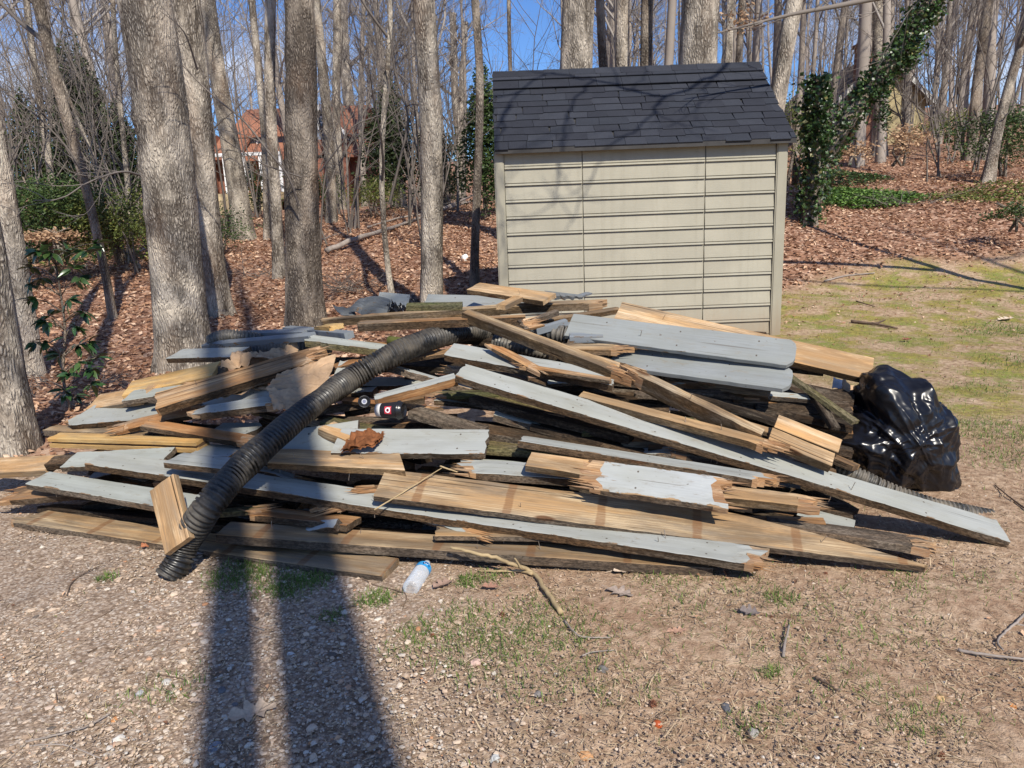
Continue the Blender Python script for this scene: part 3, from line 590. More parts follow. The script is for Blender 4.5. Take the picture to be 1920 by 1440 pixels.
def roof_shadow_tree():
    b = np.array([10.5, 2.6, 0.]); root = empty('tree', tuple(b), 'tree outside the view whose limbs shade the shed roof', 'tree'); zs = np.linspace(-.05, 12, 50); s = random.Random(6)
    link_mesh('trunk', trunk_mesh('trunk', np.stack([.02 * zs, 0 * zs, zs], 1), .10 - .006 * zs, M['bark'], 16, .004, .3, 0, 5), root); mb = MB(); T = 6.5
    def tg(px, py): Y = 8.35 + max(0, (270 - py)) / 150 * 1.45 if py < 270 else 8.35; return P(px, py, Y) - LD * T - b
    hub = tg(1430, 120)
    for pts, r in [([np.array([.15, 0, 6.3]), (hub + np.array([.15, 0, 6.3])) / 2 + [0, 0, .5], hub, tg(1330, 160), tg(1240, 192), tg(1180, 178), tg(1100, 160), tg(1020, 150), tg(960, 190), tg(930, 250)], .04),
                   ([tg(1240, 192), tg(1222, 218), tg(1262, 240), tg(1340, 258)], .018), ([tg(1110, 160), tg(1070, 200), tg(1056, 270), tg(1050, 340), tg(1040, 380)], .022),
                   ([tg(1180, 178), tg(1205, 150), tg(1190, 135)], .014), ([tg(1240, 192), tg(1190, 250), tg(1130, 300), tg(1100, 360), tg(1060, 430)], .02), ([tg(955, 200), tg(925, 300), tg(945, 420), tg(950, 520)], .02), ([tg(1320, 165), tg(1300, 215), tg(1250, 250)], .014)]:
        q = catmull(pts, 6); q = q + np.random.default_rng(3).normal(0, .012, q.shape); mb.tube(q, np.linspace(r * .75, r * .25, len(q)), 6, cap=False)
        for j in range(len(q) // 3, len(q) - 1, 7): branch(mb, q[j], (q[j+1] - q[j]) / np.linalg.norm(q[j+1] - q[j]) + np.array([s.gauss(0, .5), s.gauss(0, .5), s.gauss(0, .4)]), s.uniform(.4, .9), r * .35, 2, 3, s, kids=(0, 0, 3, 0))
    for c in range(3):
        z = s.uniform(6, 11); a = s.uniform(-1.2, 1.2); branch(mb, np.array([.02 * z, 0, z]), np.array([math.cos(a), math.sin(a), .5]), 2.6, .04, 1, 3, s, kids=(0, 5, 4, 2))
    mb.build('crown', M['twig'], root, True)
roof_shadow_tree()

# far woods: shared meshes, one object per tree
def forest():
    protos = []
    for v in range(7):
        s = random.Random(100 + v); H = s.uniform(15, 20); zs = np.linspace(-.3, H, 14); bend = s.uniform(-.05, .05)
        pts = np.stack([bend * zs + .12 * np.sin(zs * .5 + v), .1 * np.cos(zs * .45 + v), zs], 1); rad = s.uniform(.11, .19) * (1 - .85 * zs / H)
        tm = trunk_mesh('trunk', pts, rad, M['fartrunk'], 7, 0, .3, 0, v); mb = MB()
        for c in range(17):
            z = H * s.uniform(.22, .99); i = np.array([np.interp(z, zs, pts[:, 0]), np.interp(z, zs, pts[:, 1]), z]); a = s.uniform(0, 6.28)
            branch(mb, i, np.array([math.cos(a), math.sin(a), s.uniform(.5, 1.3)]), H * s.uniform(.16, .3) * (1.25 - z / H), .045 * (1.15 - z / H) + .008, 1, 4, s, kids=(0, 6, 5, 4), up=.08)
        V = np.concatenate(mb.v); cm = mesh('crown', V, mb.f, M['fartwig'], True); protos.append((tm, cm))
    s = random.Random(77); n = 0
    labels = [(22, 34, 'bare tree in the nearer woods beyond the yard', 'bare trees in the nearer woods'), (34, 60, 'bare tree deep in the woods', 'bare trees deep in the woods'), (60, 120, 'distant bare tree on the wooded hillside', 'bare trees on the far hillside')]
    for (a, b_, lab, grp), cnt in zip(labels, (46, 95, 135)):
        for i in range(cnt):
            Y = s.uniform(a, b_); u = s.uniform(-.8, .8) if i % 6 else s.choice((-1, 1)) * s.uniform(.75, 1.15); X = u * Y
            if -.43 < u < -.19 and Y < 37 and s.random() < .72: continue       # clearing in front of the brick house
            if -.07 < u < .10 and s.random() < (.95 if abs(u - .02) < .05 else .7): continue           # sky gap
            
            tm, cm = s.choice(protos); r = empty('bare_tree', (X, Y, float(terrain(X, Y))), lab, 'tree', grp)
            r.rotation_euler = (s.gauss(0, .035), s.gauss(0, .035), s.uniform(0, 6.28)); sc = s.uniform(.75, 1.15); r.scale = (sc, sc, sc * s.uniform(.95, 1.15))
            link_mesh('trunk', tm, r); link_mesh('crown', cm, r)
    # understory saplings
    sp = []
    for v in range(6):
        q = random.Random(300 + v); mb = MB(); H = q.uniform(3.5, 7)
        for st in range(q.choice((1, 1, 2, 3))):
            branch(mb, np.array([q.gauss(0, .05), q.gauss(0, .05), -.05]), np.array([q.gauss(0, .15), q.gauss(0, .15), 1]), H, q.uniform(.016, .035), 1, 3, q, kids=(0, 9, 4, 0), up=.05, wig=.12, k=4, tipr=.2)
        sp.append(mesh('bare_sapling', np.concatenate(mb.v), mb.f, M['twig'], True))
    zone = [(-.68, -.44, 12.5, 19, 12), (-.42, -.2, 14, 26, 10), (-.2, -.08, 14, 22, 6), (.38, .7, 18, 30, 16), (-.7, -.43, 20, 36, 10), (-.18, .7, 20, 36, 18)]
    for u0, u1, y0, y1, c in zone:
        for i in range(c):
            Y = s.uniform(y0, y1); X = s.uniform(u0, u1) * Y
            o = link_mesh('bare_sapling', s.choice(sp)); o.location = (X, Y, float(terrain(X, Y))); o.rotation_euler[2] = s.uniform(0, 6.28); q = s.uniform(.6, 1.25); o.scale = (q, q, q)
            tag(o, 'thin bare sapling among the trunks', 'sapling', 'bare saplings in the understory')
forest()

# foliage masses
def cloud(name, c, rad, n, size, mat, label, cat, stem=True, flat=1.2, shape='ball', clumps=14, parent=None, asp=.5, group=None):
    c = np.asarray(c, float); k = rng.uniform(-1, 1, (clumps * 3, 3)); k = k[np.linalg.norm(k, axis=1) < 1][:clumps]
    idx = rng.integers(0, len(k), n); q = k[idx] * .8 + rng.normal(0, .2, (n, 3))
    if shape == 'cone': q[:, :2] *= np.clip(1.05 - (q[:, 2:] + 1) * .45, .08, 1.1)
    C = q * np.asarray(rad)
    root = parent if parent is not None else empty(name, tuple(c), label, cat, group)
    off = 0 if parent is None else c
    tint = np.clip(rng.random(len(k))[idx] * .6 + rng.random(n) * .5 - .05, 0, 1)
    link_mesh('foliage', leaves_mesh(C + off, rng.uniform(.6, 1.3, n) * size, flat, M[mat], 'foliage', asp, .2, tint), root)
    if stem and parent is None:
        mb = MB(); s = random.Random(int(abs(c[0]) * 91)); 
        for i in range(4 if shape != 'cone' else 1):
            mb.tube(catmull([(s.gauss(0, .1), s.gauss(0, .1), -rad[2] * 1.1 - .1), (s.gauss(0, .1) * rad[0], 0, -rad[2] * .2), (s.gauss(0, .4 if shape != 'cone' else 0) * rad[0], s.gauss(0, .2), rad[2] * .85)], 3), np.linspace(.05 * rad[2] ** .5, .01, 7), 5)
        mb.build('stem', M['bark2'], root, True)
    return root
def at(px, py, Y): return P(px, py, Y)
def put(px, py0, py1, Y, rx, **kw):
    """cloud spanning image rows py0..py1 around column px at depth Y"""
    a, b = P(px, py0, Y), P(px, py1, Y); return cloud(c=(a + b) / 2, rad=(rx, rx * .9, (a[2] - b[2]) / 2), **kw)
put(150, 60, 400, 19, 1.5, name='cedar_tree', n=9000, size=.12, mat='cedar', label='dark cedar tree behind the leaning brown trunk at far left', cat='tree', shape='cone', clumps=40)
put(235, 190, 400, 22, 1.2, name='cedar_tree', n=4500, size=.12, mat='cedar', label='smaller dark cedar between the leaning trunk and the thickest oak', cat='tree', shape='cone', clumps=26)
put(735, 140, 390, 24, 1.5, name='cedar_tree', n=7000, size=.13, mat='cedar', label='dark green cedar behind the straight pole trunk', cat='tree', shape='cone', clumps=40)
put(905, 90, 400, 19, .8, name='cedar_tree', n=6500, size=.10, mat='everg', label='green cedar at the left edge of the shed roof', cat='tree', shape='cone', clumps=36)
put(830, 240, 390, 26, 1.2, name='cedar_tree', n=3000, size=.12, mat='cedar', label='low dark cedar between pole trunk and shed', cat='tree', clumps=24)
put(60, 180, 400, 24, 1.6, name='cedar_tree', n=5000, size=.13, mat='cedar', label='faded cedar at the left picture edge', cat='tree', shape='cone', clumps=24)
put(75, 320, 470, 13, 1.3, name='shrub', n=11000, size=.06, mat='everg', label='dense green thicket left of the leaning brown trunk', cat='shrub', clumps=40)
put(210, 350, 480, 13.5, 1.4, name='shrub', n=9000, size=.055, mat='yellowgreen', label='yellow green brier thicket under the cedars', cat='shrub', clumps=40)
put(410, 380, 460, 16, .8, name='shrub', n=2200, size=.05, mat='everg', label='green scrub at the foot of the pale smooth trunk', cat='shrub', clumps=30)
put(480, 300, 400, 27, 1.1, name='shrub', n=2200, size=.08, mat='everg', label='green bush before the brick house windows', cat='shrub', clumps=30)
put(605, 310, 400, 25, .7, name='shrub', n=1800, size=.07, mat='everg', label='green bush below the brick gable', cat='shrub', clumps=24)
put(700, 330, 395, 22, 1.0, name='shrub', n=2400, size=.06, mat='yellowgreen', label='low bright scrub left of the straight pole trunk', cat='shrub', clumps=40)
put(100, 425, 455, 12, .5, name='shrub', n=500, size=.07, mat='beech', label='dry pale leaved beech sprig in the left thicket', cat='shrub')
put(1690, 235, 300, 19, .8, name='shrub', n=700, size=.09, mat='beech', label='pale dry leaved beech sprig behind the leaning ivy trunk', cat='shrub')
put(1600, 260, 300, 18, .5, name='shrub', n=350, size=.09, mat='beech', label='small dry beech sprig between the two ivy trunks', cat='shrub')
put(1410, 5, 60, 14, .5, name='shrub', n=140, size=.09, mat='beech', label='cluster of orange dead leaves caught above the roof peak', cat='leaves', stem=False)
put(1870, 195, 320, 19, 1.3, name='shrub', n=5000, size=.07, mat='everg', label='dark evergreen bush behind the small curved tree', cat='shrub', clumps=40)
put(1905, 375, 420, 12, .5, name='shrub', n=900, size=.05, mat='everg', label='low green bush at the yard corner', cat='shrub', clumps=20)
put(1490, 170, 330, 17, .45, name='shrub', n=900, size=.06, mat='yellowgreen', label='yellowish bush between shed and ivy stub', cat='shrub')
put(1780, 200, 260, 28, 1.6, name='shrub', n=1400, size=.09, mat='yellowgreen', label='yellow green scrub in the woods behind the ivy', cat='shrub')
# ivy patch on the ground
def ivy_patch(px, py, rx, ry, n, label, mat='ivy'):
    g = G(px, py); a = rng.uniform(0, 6.28, n); r = np.sqrt(rng.random(n)) * rng.uniform(.7, 1.1, n); X = g[0] + rx * r * np.cos(a); Y = g[1] + ry * r * np.sin(a)
    C = np.stack([X, Y, terrain(X, Y) + rng.uniform(.02, .14, n)], 1)
    o = link_mesh('ivy_patch', leaves_mesh(C, rng.uniform(.04, .08, n), .5, M[mat], 'ivy_patch', .9, .2)); tag(o, label, 'ivy', kind='stuff')
ivy_patch(1625, 372, 1.15, 1.1, 6500, 'bright ivy carpet right of the ivy trunks', 'ivybright')
ivy_patch(1590, 335, 1.0, 1.0, 1800, 'thin ivy creeping above the ivy carpet')
ivy_patch(1860, 370, 1.3, 1.0, 1300, 'patchy ground cover near the small curved tree', 'yellowgreen')
ivy_patch(130, 480, 2.0, 1.2, 1500, 'green ground cover under the left thicket', 'yellowgreen')
# ivy trees
def ivy_tree(line, w, Y, label, n, H_more=0, spread=.6, sd=1):
    pts = np.array([P(a, b, Y) for a, b in line]); pts[0, 2] = terrain(pts[0, 0], pts[0, 1]) - .05; base = pts[0].copy(); sp = catmull(pts - base, 8)
    root = empty('ivy_tree', tuple(base), label, 'tree'); rr = w / F * Y / 2
    link_mesh('trunk', trunk_mesh('trunk', sp, np.linspace(rr, rr * .6, len(sp)), M['bark2'], 14, .004, .3, 0, sd), root)
    i = np.minimum((len(sp) - 1) * rng.random(n) ** .85, len(sp) - 2).astype(int); t = rng.random(n)[:, None]; C = sp[i] * (1 - t) + sp[i+1] * t; a = rng.uniform(0, 6.28, n)
    lump = 1 + .7 * np.sin(i * .9 + 2 * a) * np.sin(i * .37 + 1)
    r = rr * (1.05 + spread * np.abs(rng.normal(0, 1, n)) * lump)
    C = C + np.stack([np.cos(a) * r, np.sin(a) * r, rng.normal(0, .05, n)], 1)
    u, v, wn = rand_rot(n, 1.5)
    link_mesh('ivy', leaves_mesh(C, rng.uniform(.035, .10, n), 1.3, M['ivy'], 'ivy', .9, .2, np.clip(rng.normal(.45, .25, n), 0, 1)), root)
    return root, base
ivy_tree([(1520, 378), (1527, 300), (1530, 220), (1533, 145)], 24, 14.2, 'upright stub wholly wrapped in ivy right of the shed', 2900, spread=.8)
r_, b_ = ivy_tree([(1512, 380), (1545, 305), (1600, 210), (1660, 130), (1710, 60), (1742, 5), (1790, -90), (1850, -220)], 34, 14.6, 'ivy clad trunk slanting up to the right beyond the shed', 4600, spread=.42, sd=4)
cloud('x', P(1700, 105, 14.6) - b_, (.35, .3, .42), 700, .08, 'ivy', None, None, parent=r_)
cloud('x', P(1640, 165, 14.6) - b_, (.35, .3, .32), 600, .08, 'ivy', None, None, parent=r_)
cloud('x', P(1660, 215, 14.6) - b_, (.15, .2, .5), 300, .07, 'ivy', None, None, parent=r_)

# broad leaved evergreen by the left trunks: every leaf its own part
def holly():
    b = G(125, 775); root = empty('evergreen_sapling', tuple(b), 'glossy broad leaved evergreen sapling in front of the leaf covered slope', 'shrub'); s = random.Random(8)
    lm = []
    for v in range(3):
        n = 7; V = []; 
        for i in range(n):
            t = i / (n - 1); wd = math.sin(math.pi * t ** .85) * .19 + .004
            for e in (-1, 0, 1): V.append((t, e * wd, abs(e) * wd * .35 - .25 * t * t * (.5 + v * .3)))
        Fc = [[i*3+e, i*3+3+e, i*3+4+e, i*3+1+e] for i in range(n-1) for e in range(2)]
        lm.append(mesh('leaf', V, Fc, LEAFM[v], True))
    Yb = b[1]; mb = MB(); ends = []
    main = catmull([P(130, 772, Yb) - b, P(118, 700, Yb) - b, P(122, 620, Yb - .05) - b, P(112, 540, Yb) - b, P(100, 470, Yb) - b], 5); mb.tube(main, np.linspace(.014, .005, len(main)), 6)
    for (x, y) in [(60,560),(75,520),(70,470),(130,465),(165,470),(150,520),(100,500),(50,530),(90,590),(140,610),(170,640),(185,670),(150,680),(110,660),(85,640),(130,560),(160,585),(60,640),(120,730),(145,740),(175,720),(130,700),(95,470),(185,455),(80,600),(150,645),(175,690),(55,500),(140,500)]:
        e = P(x, y, Yb + s.uniform(-.25, .25)) - b; j = min(range(len(main)), key=lambda q: abs(main[q][2] - e[2] + .12) + .3 * abs(main[q][0] - e[0])); q = catmull([main[j], (main[j] + e) / 2 + [0, 0, .03], e], 3); mb.tube(q, np.linspace(.006, .003, len(q)), 4); ends.append((e, e - main[j]))
    mb.build('stem', M['bark2'], root, True)
    for e, d in ends:
        d = d / (np.linalg.norm(d) + 1e-6)
        for k in range(s.choice((8, 9, 10))):
            o = link_mesh('leaf', s.choice(lm), root); a = math.atan2(d[1], d[0]) + s.uniform(-2.2, 2.2) * (1 if k else .3)
            o.location = tuple(e - d * s.uniform(0, .05)); o.rotation_euler = (s.gauss(0, .5), s.gauss(.15, .45), a); q = s.uniform(.085, .13); o.scale = (q, q, q)
LEAFM = [simple('evergreen leaf %s' % c, k, .28, .6, .3, 3) for c, k in (('deep', (.018, .045, .016)), ('mid', (.03, .075, .022)), ('light', (.06, .11, .03)))]
holly()

exec_after = []
# ------------------------------------------------------------------ garden shed
def shed():
    YS = G(1462, 628)[1]; zb = 0.0
    def X_(px, py=450, Y=YS): return P(px, py, Y)[0]
    xl, xr = P(930, 400, YS)[0], P(1471, 400, YS)[0]; ze = (P(1475, 266, YS)[2] + P(925, 288, YS)[2]) / 2
    root = empty('garden_shed', (0, 0, 0), 'beige resin garden shed with dark shingled roof behind the lumber heap', 'shed')
    siding = simple('beige resin', (.325, .305, .24), .65, .25, .11, 1.3); trim = simple('beige trim', (.305, .285, .22), .6, .25, .10, 1.5)
    t = siding.node_tree; b = t.nodes['Principled BSDF']; bump(t, b, noise_n(t, coords(t, (3, 30, 60), rand=False), 2, 5, .7), .003, .55)
    for mt_ in (siding, trim):
        t = mt_.node_tree; b = t.nodes['Principled BSDF']; old = b.inputs['Base Color'].links[0].from_socket; gp = t.nodes.new('ShaderNodeNewGeometry'); sz = N(t, 'ShaderNodeSeparateXYZ'); t.links.new(gp.outputs['Position'], sz.inputs[0])
        stn = noise_n(t, coords(t, (14, 14, 1.2), rand=False), 1.2, 5, .6); spl = math_n(t, 'ADD', sz.outputs[2], math_n(t, 'MULTIPLY', stn, .5))
        cc = mix(t, ramp(t, stn, [(.5, 0.), (.75, .28)]), old, (.20, .18, .13)); cc = mix(t, ramp(t, spl, [(.25, .6), (.65, 0.)]), cc, (.24, .17, .11)); t.links.new(cc, b.inputs['Base Color'])
    inner = simple('dark seam', (.20, .185, .14), .8)
    D = None
    ye = YS - .10; kx = lambda px, py: ray(px, py)[0]
    yr = ye * kx(1493, 258) / kx(1425, 110); zr = P(1425, 110, yr)[2]; ze0 = P(1493, 261, ye)[2]
    yr = min(yr, YS + 1.45); zr = (P(1425, 112, yr)[2] + P(938, 140, yr)[2]) / 2 - .06
    mb = MB(); mb.box((xl, YS + .012, zb - .1), (xr, 2 * yr - YS, ze - .01)); mb.build('wall_core', inner, root)
    # gable ends
    gb = MB()
    for x in (xl + .01, xr - .05):
        V = [(x, YS + .02, ze - .02), (x, 2 * yr - YS - .02, ze - .02), (x, yr, zr - .12), (x + .04, YS + .02, ze - .02), (x + .04, 2 * yr - YS - .02, ze - .02), (x + .04, yr, zr - .12)]
        gb.add(V, [[0, 2, 1], [3, 4, 5], [0, 3, 5, 2], [1, 2, 5, 4], [0, 1, 4, 3]])
    gb.build('gable', siding, root)
    seams = [xl + .105, X_(1094), X_(1320), xr - .115]
    for x0, x1 in ((xl, seams[0]), (seams[3], xr)):
        mb = MB(); mb.box((x0, YS - .022, zb), (x1, YS + .02, ze)); mb.box((x0 + .012, YS - .03, zb), (x1 - .012, YS - .021, ze)); mb.build('corner_post', trim, root)
    nrow = 12; h = (ze - zb) / nrow
    for a in range(3):
        x0, x1 = seams[a] + .006, seams[a+1] - .006; me = None
        for i in range(nrow):
            if me is None:
                mb = MB()      # lap profile: face leans out towards its foot, then a narrow bead
                prof = [(.008, h - .002), (-.006, .034), (.004, .030), (.004, .026), (-.010, .023), (-.014, .006), (.010, .003)]
                V = [(x, YS + y, z) for x in (x0, x1) for y, z in prof]; n = len(prof)
                Fc = [[k, k + n, k + n + 1, k + 1] for k in range(n - 1)] + [list(range(n))[::-1], [k + n for k in range(n)]]
                mb.add(V, [f[::-1] for f in Fc]); o = mb.build('siding_plank', siding, root); me = o.data
            else: o = link_mesh('siding_plank', me, root)
            o.location.z = zb + i * h
    # roof
    xL = (P(915, 284, ye)[0] * 1 + P(935, 140, yr)[0]) / 2; xR = P(1493, 260, ye)[0]
    pitch = Vector((0, yr - ye, zr - ze0)); Ls = pitch.length; dn = pitch.normalized(); nr = Vector((0, -dn.z, dn.y))
    deck = simple('roof edge', (.045, .043, .042), .8); mb = MB()
    for sgn in (0, 1):
        V = []
        for x in (xL + .02, xR - .02):
            for s_, o_ in ((0.02, 0), (Ls, 0), (Ls, -.05), (0.02, -.05)):
                p = Vector((x, ye, ze0)) + dn * s_ + nr * o_; y = p.y if not sgn else 2 * yr - p.y; V.append((x, y + (.001 if sgn else 0), p.z))
        f = [[0, 1, 5, 4], [1, 2, 6, 5], [2, 3, 7, 6], [3, 0, 4, 7], [3, 2, 1, 0], [4, 5, 6, 7]]; mb.add(V, f)
    mb.build('roof_deck', deck, root)
    mts = []
    for i, c in enumerate([(.022, .024, .032), (.026, .029, .038), (.032, .035, .045), (.024, .026, .034)]):
        mt, t, b = newmat('shingle %s' % 'abcd'[i], .9, .25); n = noise_n(t, coords(t, (1, 1, 1)), 190, 3, .8); n2 = noise_n(t, coords(t, (1, 1, 1)), 5, 4)
        cc = ramp(t, n, [(.35, tuple(x * .6 for x in c)), (.6, tuple(x * 1.15 for x in c)), (.72, tuple(x * 2.6 for x in c))]); cc = mix(t, ramp(t, n2, [(.4, 0.), (.7, .3)]), cc, tuple(x * 1.5 for x in c))
        t.links.new(cc, b.inputs['Base Color']); bump(t, b, n, .003, .6); mts.append(mt)
    s = random.Random(4); rows = 9; ex = Ls * .80 / rows
    protos = {}
    def tab(x0, x1, s0, s1, lift, mt, skew=0):
        th = .010; V = []
        for z in (0, -th):
            for x, q, dz in ((x0, s0, 0), (x1, s0, 0), (x1 + skew, s1, -.012), (x0 + skew, s1, -.012)):
                p = Vector((x, ye, ze0)) + dn * q + nr * (z + lift + dz); V.append(tuple(p))
        o = link_mesh('shingle', mesh('shingle', V, [[0,1,2,3],[7,6,5,4],[4,5,1,0],[5,6,2,1],[6,7,3,2],[7,4,0,3]], mt, False), root)
    for r in range(rows):
        x = xL - s.uniform(0, .25); q0 = r * ex
        while x < xR - .005:
            w = s.uniform(.19, .34); x1 = min(x + w, xR); xa = max(x, xL)
            if x1 - xa > .03: tab(xa, x1 - .004, q0 - s.choice((0, .0, .012, .022)), q0 + ex + .03, .024 + s.uniform(0, .002), s.choice(mts), s.choice((0, 0, .015, -.015)))
            x += w
    for r, (q0, q1, lf) in enumerate(((rows * ex - .03, rows * ex + Ls * .115, .044), (rows * ex + Ls * .1, Ls - .005, .052))):
        x = xL
        while x < xR - .01:
            w = s.uniform(.26, .34); x1 = min(x + w, xR); tab(x, x1 - .004, q0, q1, lf, s.choice(mts)); x += w
    x = xL
    while x < xR - .01:                                                   # ridge caps fold over the peak
        x1 = min(x + .3, xR); a = Vector((x, yr, zr)); V = []
        for xx, l in ((x, .066), (x1 + .02 if x1 < xR else x1, .060)):
            V += [(xx, yr - dn.y * .12, zr - dn.z * .12 + l), (xx, yr, zr + l + .006), (xx, yr + dn.y * .12, zr - dn.z * .12 + l)]
            V += [(xx, yr - dn.y * .12, zr - dn.z * .12 + l - .012), (xx, yr, zr + l - .006), (xx, yr + dn.y * .12, zr - dn.z * .12 + l - .012)]
        link_mesh('ridge_cap', mesh('ridge_cap', V, [[0,6,7,1],[1,7,8,2],[3,4,10,9],[4,5,11,10],[0,3,9,6],[2,8,11,5],[0,1,4,3],[1,2,5,4],[6,9,10,7],[7,10,11,8]], mts[s.randrange(4)], False), root); x += .3
    mb = MB(); mb.box((xL, ye - .012, ze0 - .035), (xR, ye + .006, ze0 + .012)); mb.build('drip_edge', deck, root)
shed()

# ------------------------------------------------------------------ houses in the woods
def house_left():
    Y = 36.; m0 = P(395, 395, Y); gz = P(500, 372, Y)[2]
    brick = newmat('brick', .9)[0]; t = brick.node_tree; b = t.nodes['Principled BSDF']
    br = N(t, 'ShaderNodeTexBrick'); br.inputs['Scale'].default_value = 5; br.inputs['Color1'].default_value = (.24, .095, .06, 1); br.inputs['Color2'].default_value = (.19, .07, .045, 1); br.inputs['Mortar'].default_value = (.35, .25, .2, 1); br.inputs['Mortar Size'].default_value = .01
    cx = coords(t, (1, 1, 1), rand=False); sw = N(t, 'ShaderNodeMapping'); sw.inputs['Rotation'].default_value = (R(90), 0, 0); t.links.new(cx, sw.inputs[0]); t.links.new(sw.outputs[0], br.inputs['Vector']); t.links.new(br.outputs[0], b.inputs['Base Color'])
    roofm = simple('rust roof shingles', (.30, .135, .085), .9, .2, .25, 8); blue = simple('blue grey siding', (.17, .20, .26), .7); white = simple('white trim', (.72, .72, .72), .5, .3, .05)
    glass = simple('dark window glass', (.04, .05, .07), .12, .7); green = simple('window shade', (.30, .33, .36), .3)
    deckm = simple('tan deck boards', (.52, .42, .25), .8)
    root = empty('brick_house', (0, 0, 0), 'brick house with rust coloured roof seen through the trunks', 'house')
    def X(px): return P(px, 300, Y)[0]
    def Z(py, px=500): return P(px, py, Y)[2]
    def bx(nm, x0, x1, y0, y1, za, zb, mt, par=root): mb = MB(); mb.box((x0, y0, za), (x1, y1, zb)); return mb.build(nm, mt, par)
    bx('brick_wall', X(378), X(402), Y - .3, Y + 7, gz - 2, Z(248), brick)
    bx('brick_wall', X(402), X(672), Y + .2, Y + 7, gz - 2, Z(290), brick)
    bx('siding_wall', X(440), X(660), Y + 1.2, Y + 6.8, Z(292), Z(245), blue)
    def roof(x0, x1, y0, z0, y1, z1, th=.15, nm='roof'):
        V = [(x0, y0, z0), (x1, y0, z0), (x1, y1, z1), (x0, y1, z1)]; V += [(a, b_, c - th) for a, b_, c in V]
        return link_mesh(nm, mesh(nm, V, [[0,1,2,3],[7,6,5,4],[4,5,1,0],[5,6,2,1],[6,7,3,2],[7,4,0,3]], roofm, False), root)
    zr = P(500, 204, Y + 4)[2]
    roof(X(420), X(675), Y + .9, Z(246), Y + 4, zr); roof(X(420), X(675), Y + 7.1, Z(246), Y + 4, zr - .02)
    roof(X(374), X(460), Y - .7, Z(292), Y + 1.2, Z(248)); roof(X(374), X(700), Y - .6, Z(296), Y + 1.25, Z(262))
    # projecting gable
    gx, gw = X(616), X(655) - X(616); zg = Z(204, 616); ze_ = Z(248, 616); mb = MB()
    V = [(gx - gw, Y - .6, ze_), (gx + gw, Y - .6, ze_), (gx, Y - .6, zg), (gx - gw, Y - .6, Z(268)), (gx + gw, Y - .6, Z(268))]; V += [(a, Y + 2.5, c) for a, _, c in V]
    mb.add(V, [[3, 4, 1, 2, 0], [8, 5, 7, 6, 9], [0, 2, 7, 5], [2, 1, 6, 7], [3, 0, 5, 8], [1, 4, 9, 6]]); mb.build('gable', blue, root)
    bx('brick_wall', gx - gw, gx + gw, Y - .6, Y + .2, gz - 2, Z(268), brick)
    for sg in (-1, 1):
        V = [(gx, Y - .9, zg + .12), (gx + sg * gw * 1.15, Y - .9, ze_ - .1), (gx + sg * gw * 1.15, Y + 3, ze_ - .1), (gx, Y + 3, zg + .12)]; V += [(a, b_, c - .14) for a, b_, c in V]
        link_mesh('roof', mesh('roof', V, [[0,1,2,3],[7,6,5,4],[4,5,1,0],[5,6,2,1],[6,7,3,2],[7,4,0,3]], roofm, False), root)
        V = [(gx, Y - .93, zg + .1), (gx + sg * gw * 1.15, Y - .93, ze_ - .12), (gx + sg * gw * 1.15, Y - .93, ze_ - .32), (gx, Y - .93, zg - .12)]; V += [(a, b_ + .028, c) for a, b_, c in V]
        link_mesh('rake_board', mesh('rake_board', V, [[0,1,2,3],[7,6,5,4],[4,5,1,0],[5,6,2,1],[6,7,3,2],[7,4,0,3]], white, False), root)
    # chimney stack / white dormer left, porch posts, windows
    bx('dormer', X(402), X(414), Y + 1, Y + 2.5, Z(230), Z(192), white); 
    for (x0, x1, y0, y1, yy) in [(404, 412, 200, 225, Y + .98), (495, 507, 292, 330, Y + .17), (515, 530, 292, 330, Y + .17), (470, 485, 258, 284, Y + 1.17), (500, 508, 262, 284, Y + 1.17), (425, 440, 300, 340, Y + .17), (585, 598, 290, 322, Y - .63), (608, 622, 225, 250, Y - .63), (455, 470, 300, 335, Y + .17), (640, 655, 300, 330, Y + .17)]:
        f = MB(); a, b_, c, d = X(x0), X(x1), Z(y1), Z(y0); w = .07
        f.box((a, yy - .06, c), (a + w, yy, d)); f.box((b_ - w, yy - .06, c), (b_, yy, d)); f.box((a + w, yy - .06, d - w), (b_ - w, yy, d)); f.box((a + w, yy - .06, c), (b_ - w, yy, c + w)); f.box((a + w, yy - .055, (c + d) / 2 - .02), (b_ - w, yy, (c + d) / 2 + .02))
        o = f.build('window', white, root); g_ = MB(); g_.box((a + w, yy - .03, c + w), (b_ - w, yy - .01, d - w)); g_.build('pane', glass, o)
    for px in (398, 412, 440, 475, 505, 540): bx('porch_post', X(px), X(px) + .12, Y - 1.6, Y - 1.48, gz - .2, Z(296), white)
    bx('porch_beam', X(395), X(545), Y - 1.65, Y - 1.45, Z(296), Z(290), white)
    bx('deck', X(388), X(550), Y - 2.6, Y + .19, gz - .1, gz + .2, deckm); bx('deck_skirt', X(388), X(550), Y - 2.62, Y - 2.55, gz - 1.2, gz - .1, simple('deck skirt', (.40, .32, .2), .8))
house_left()
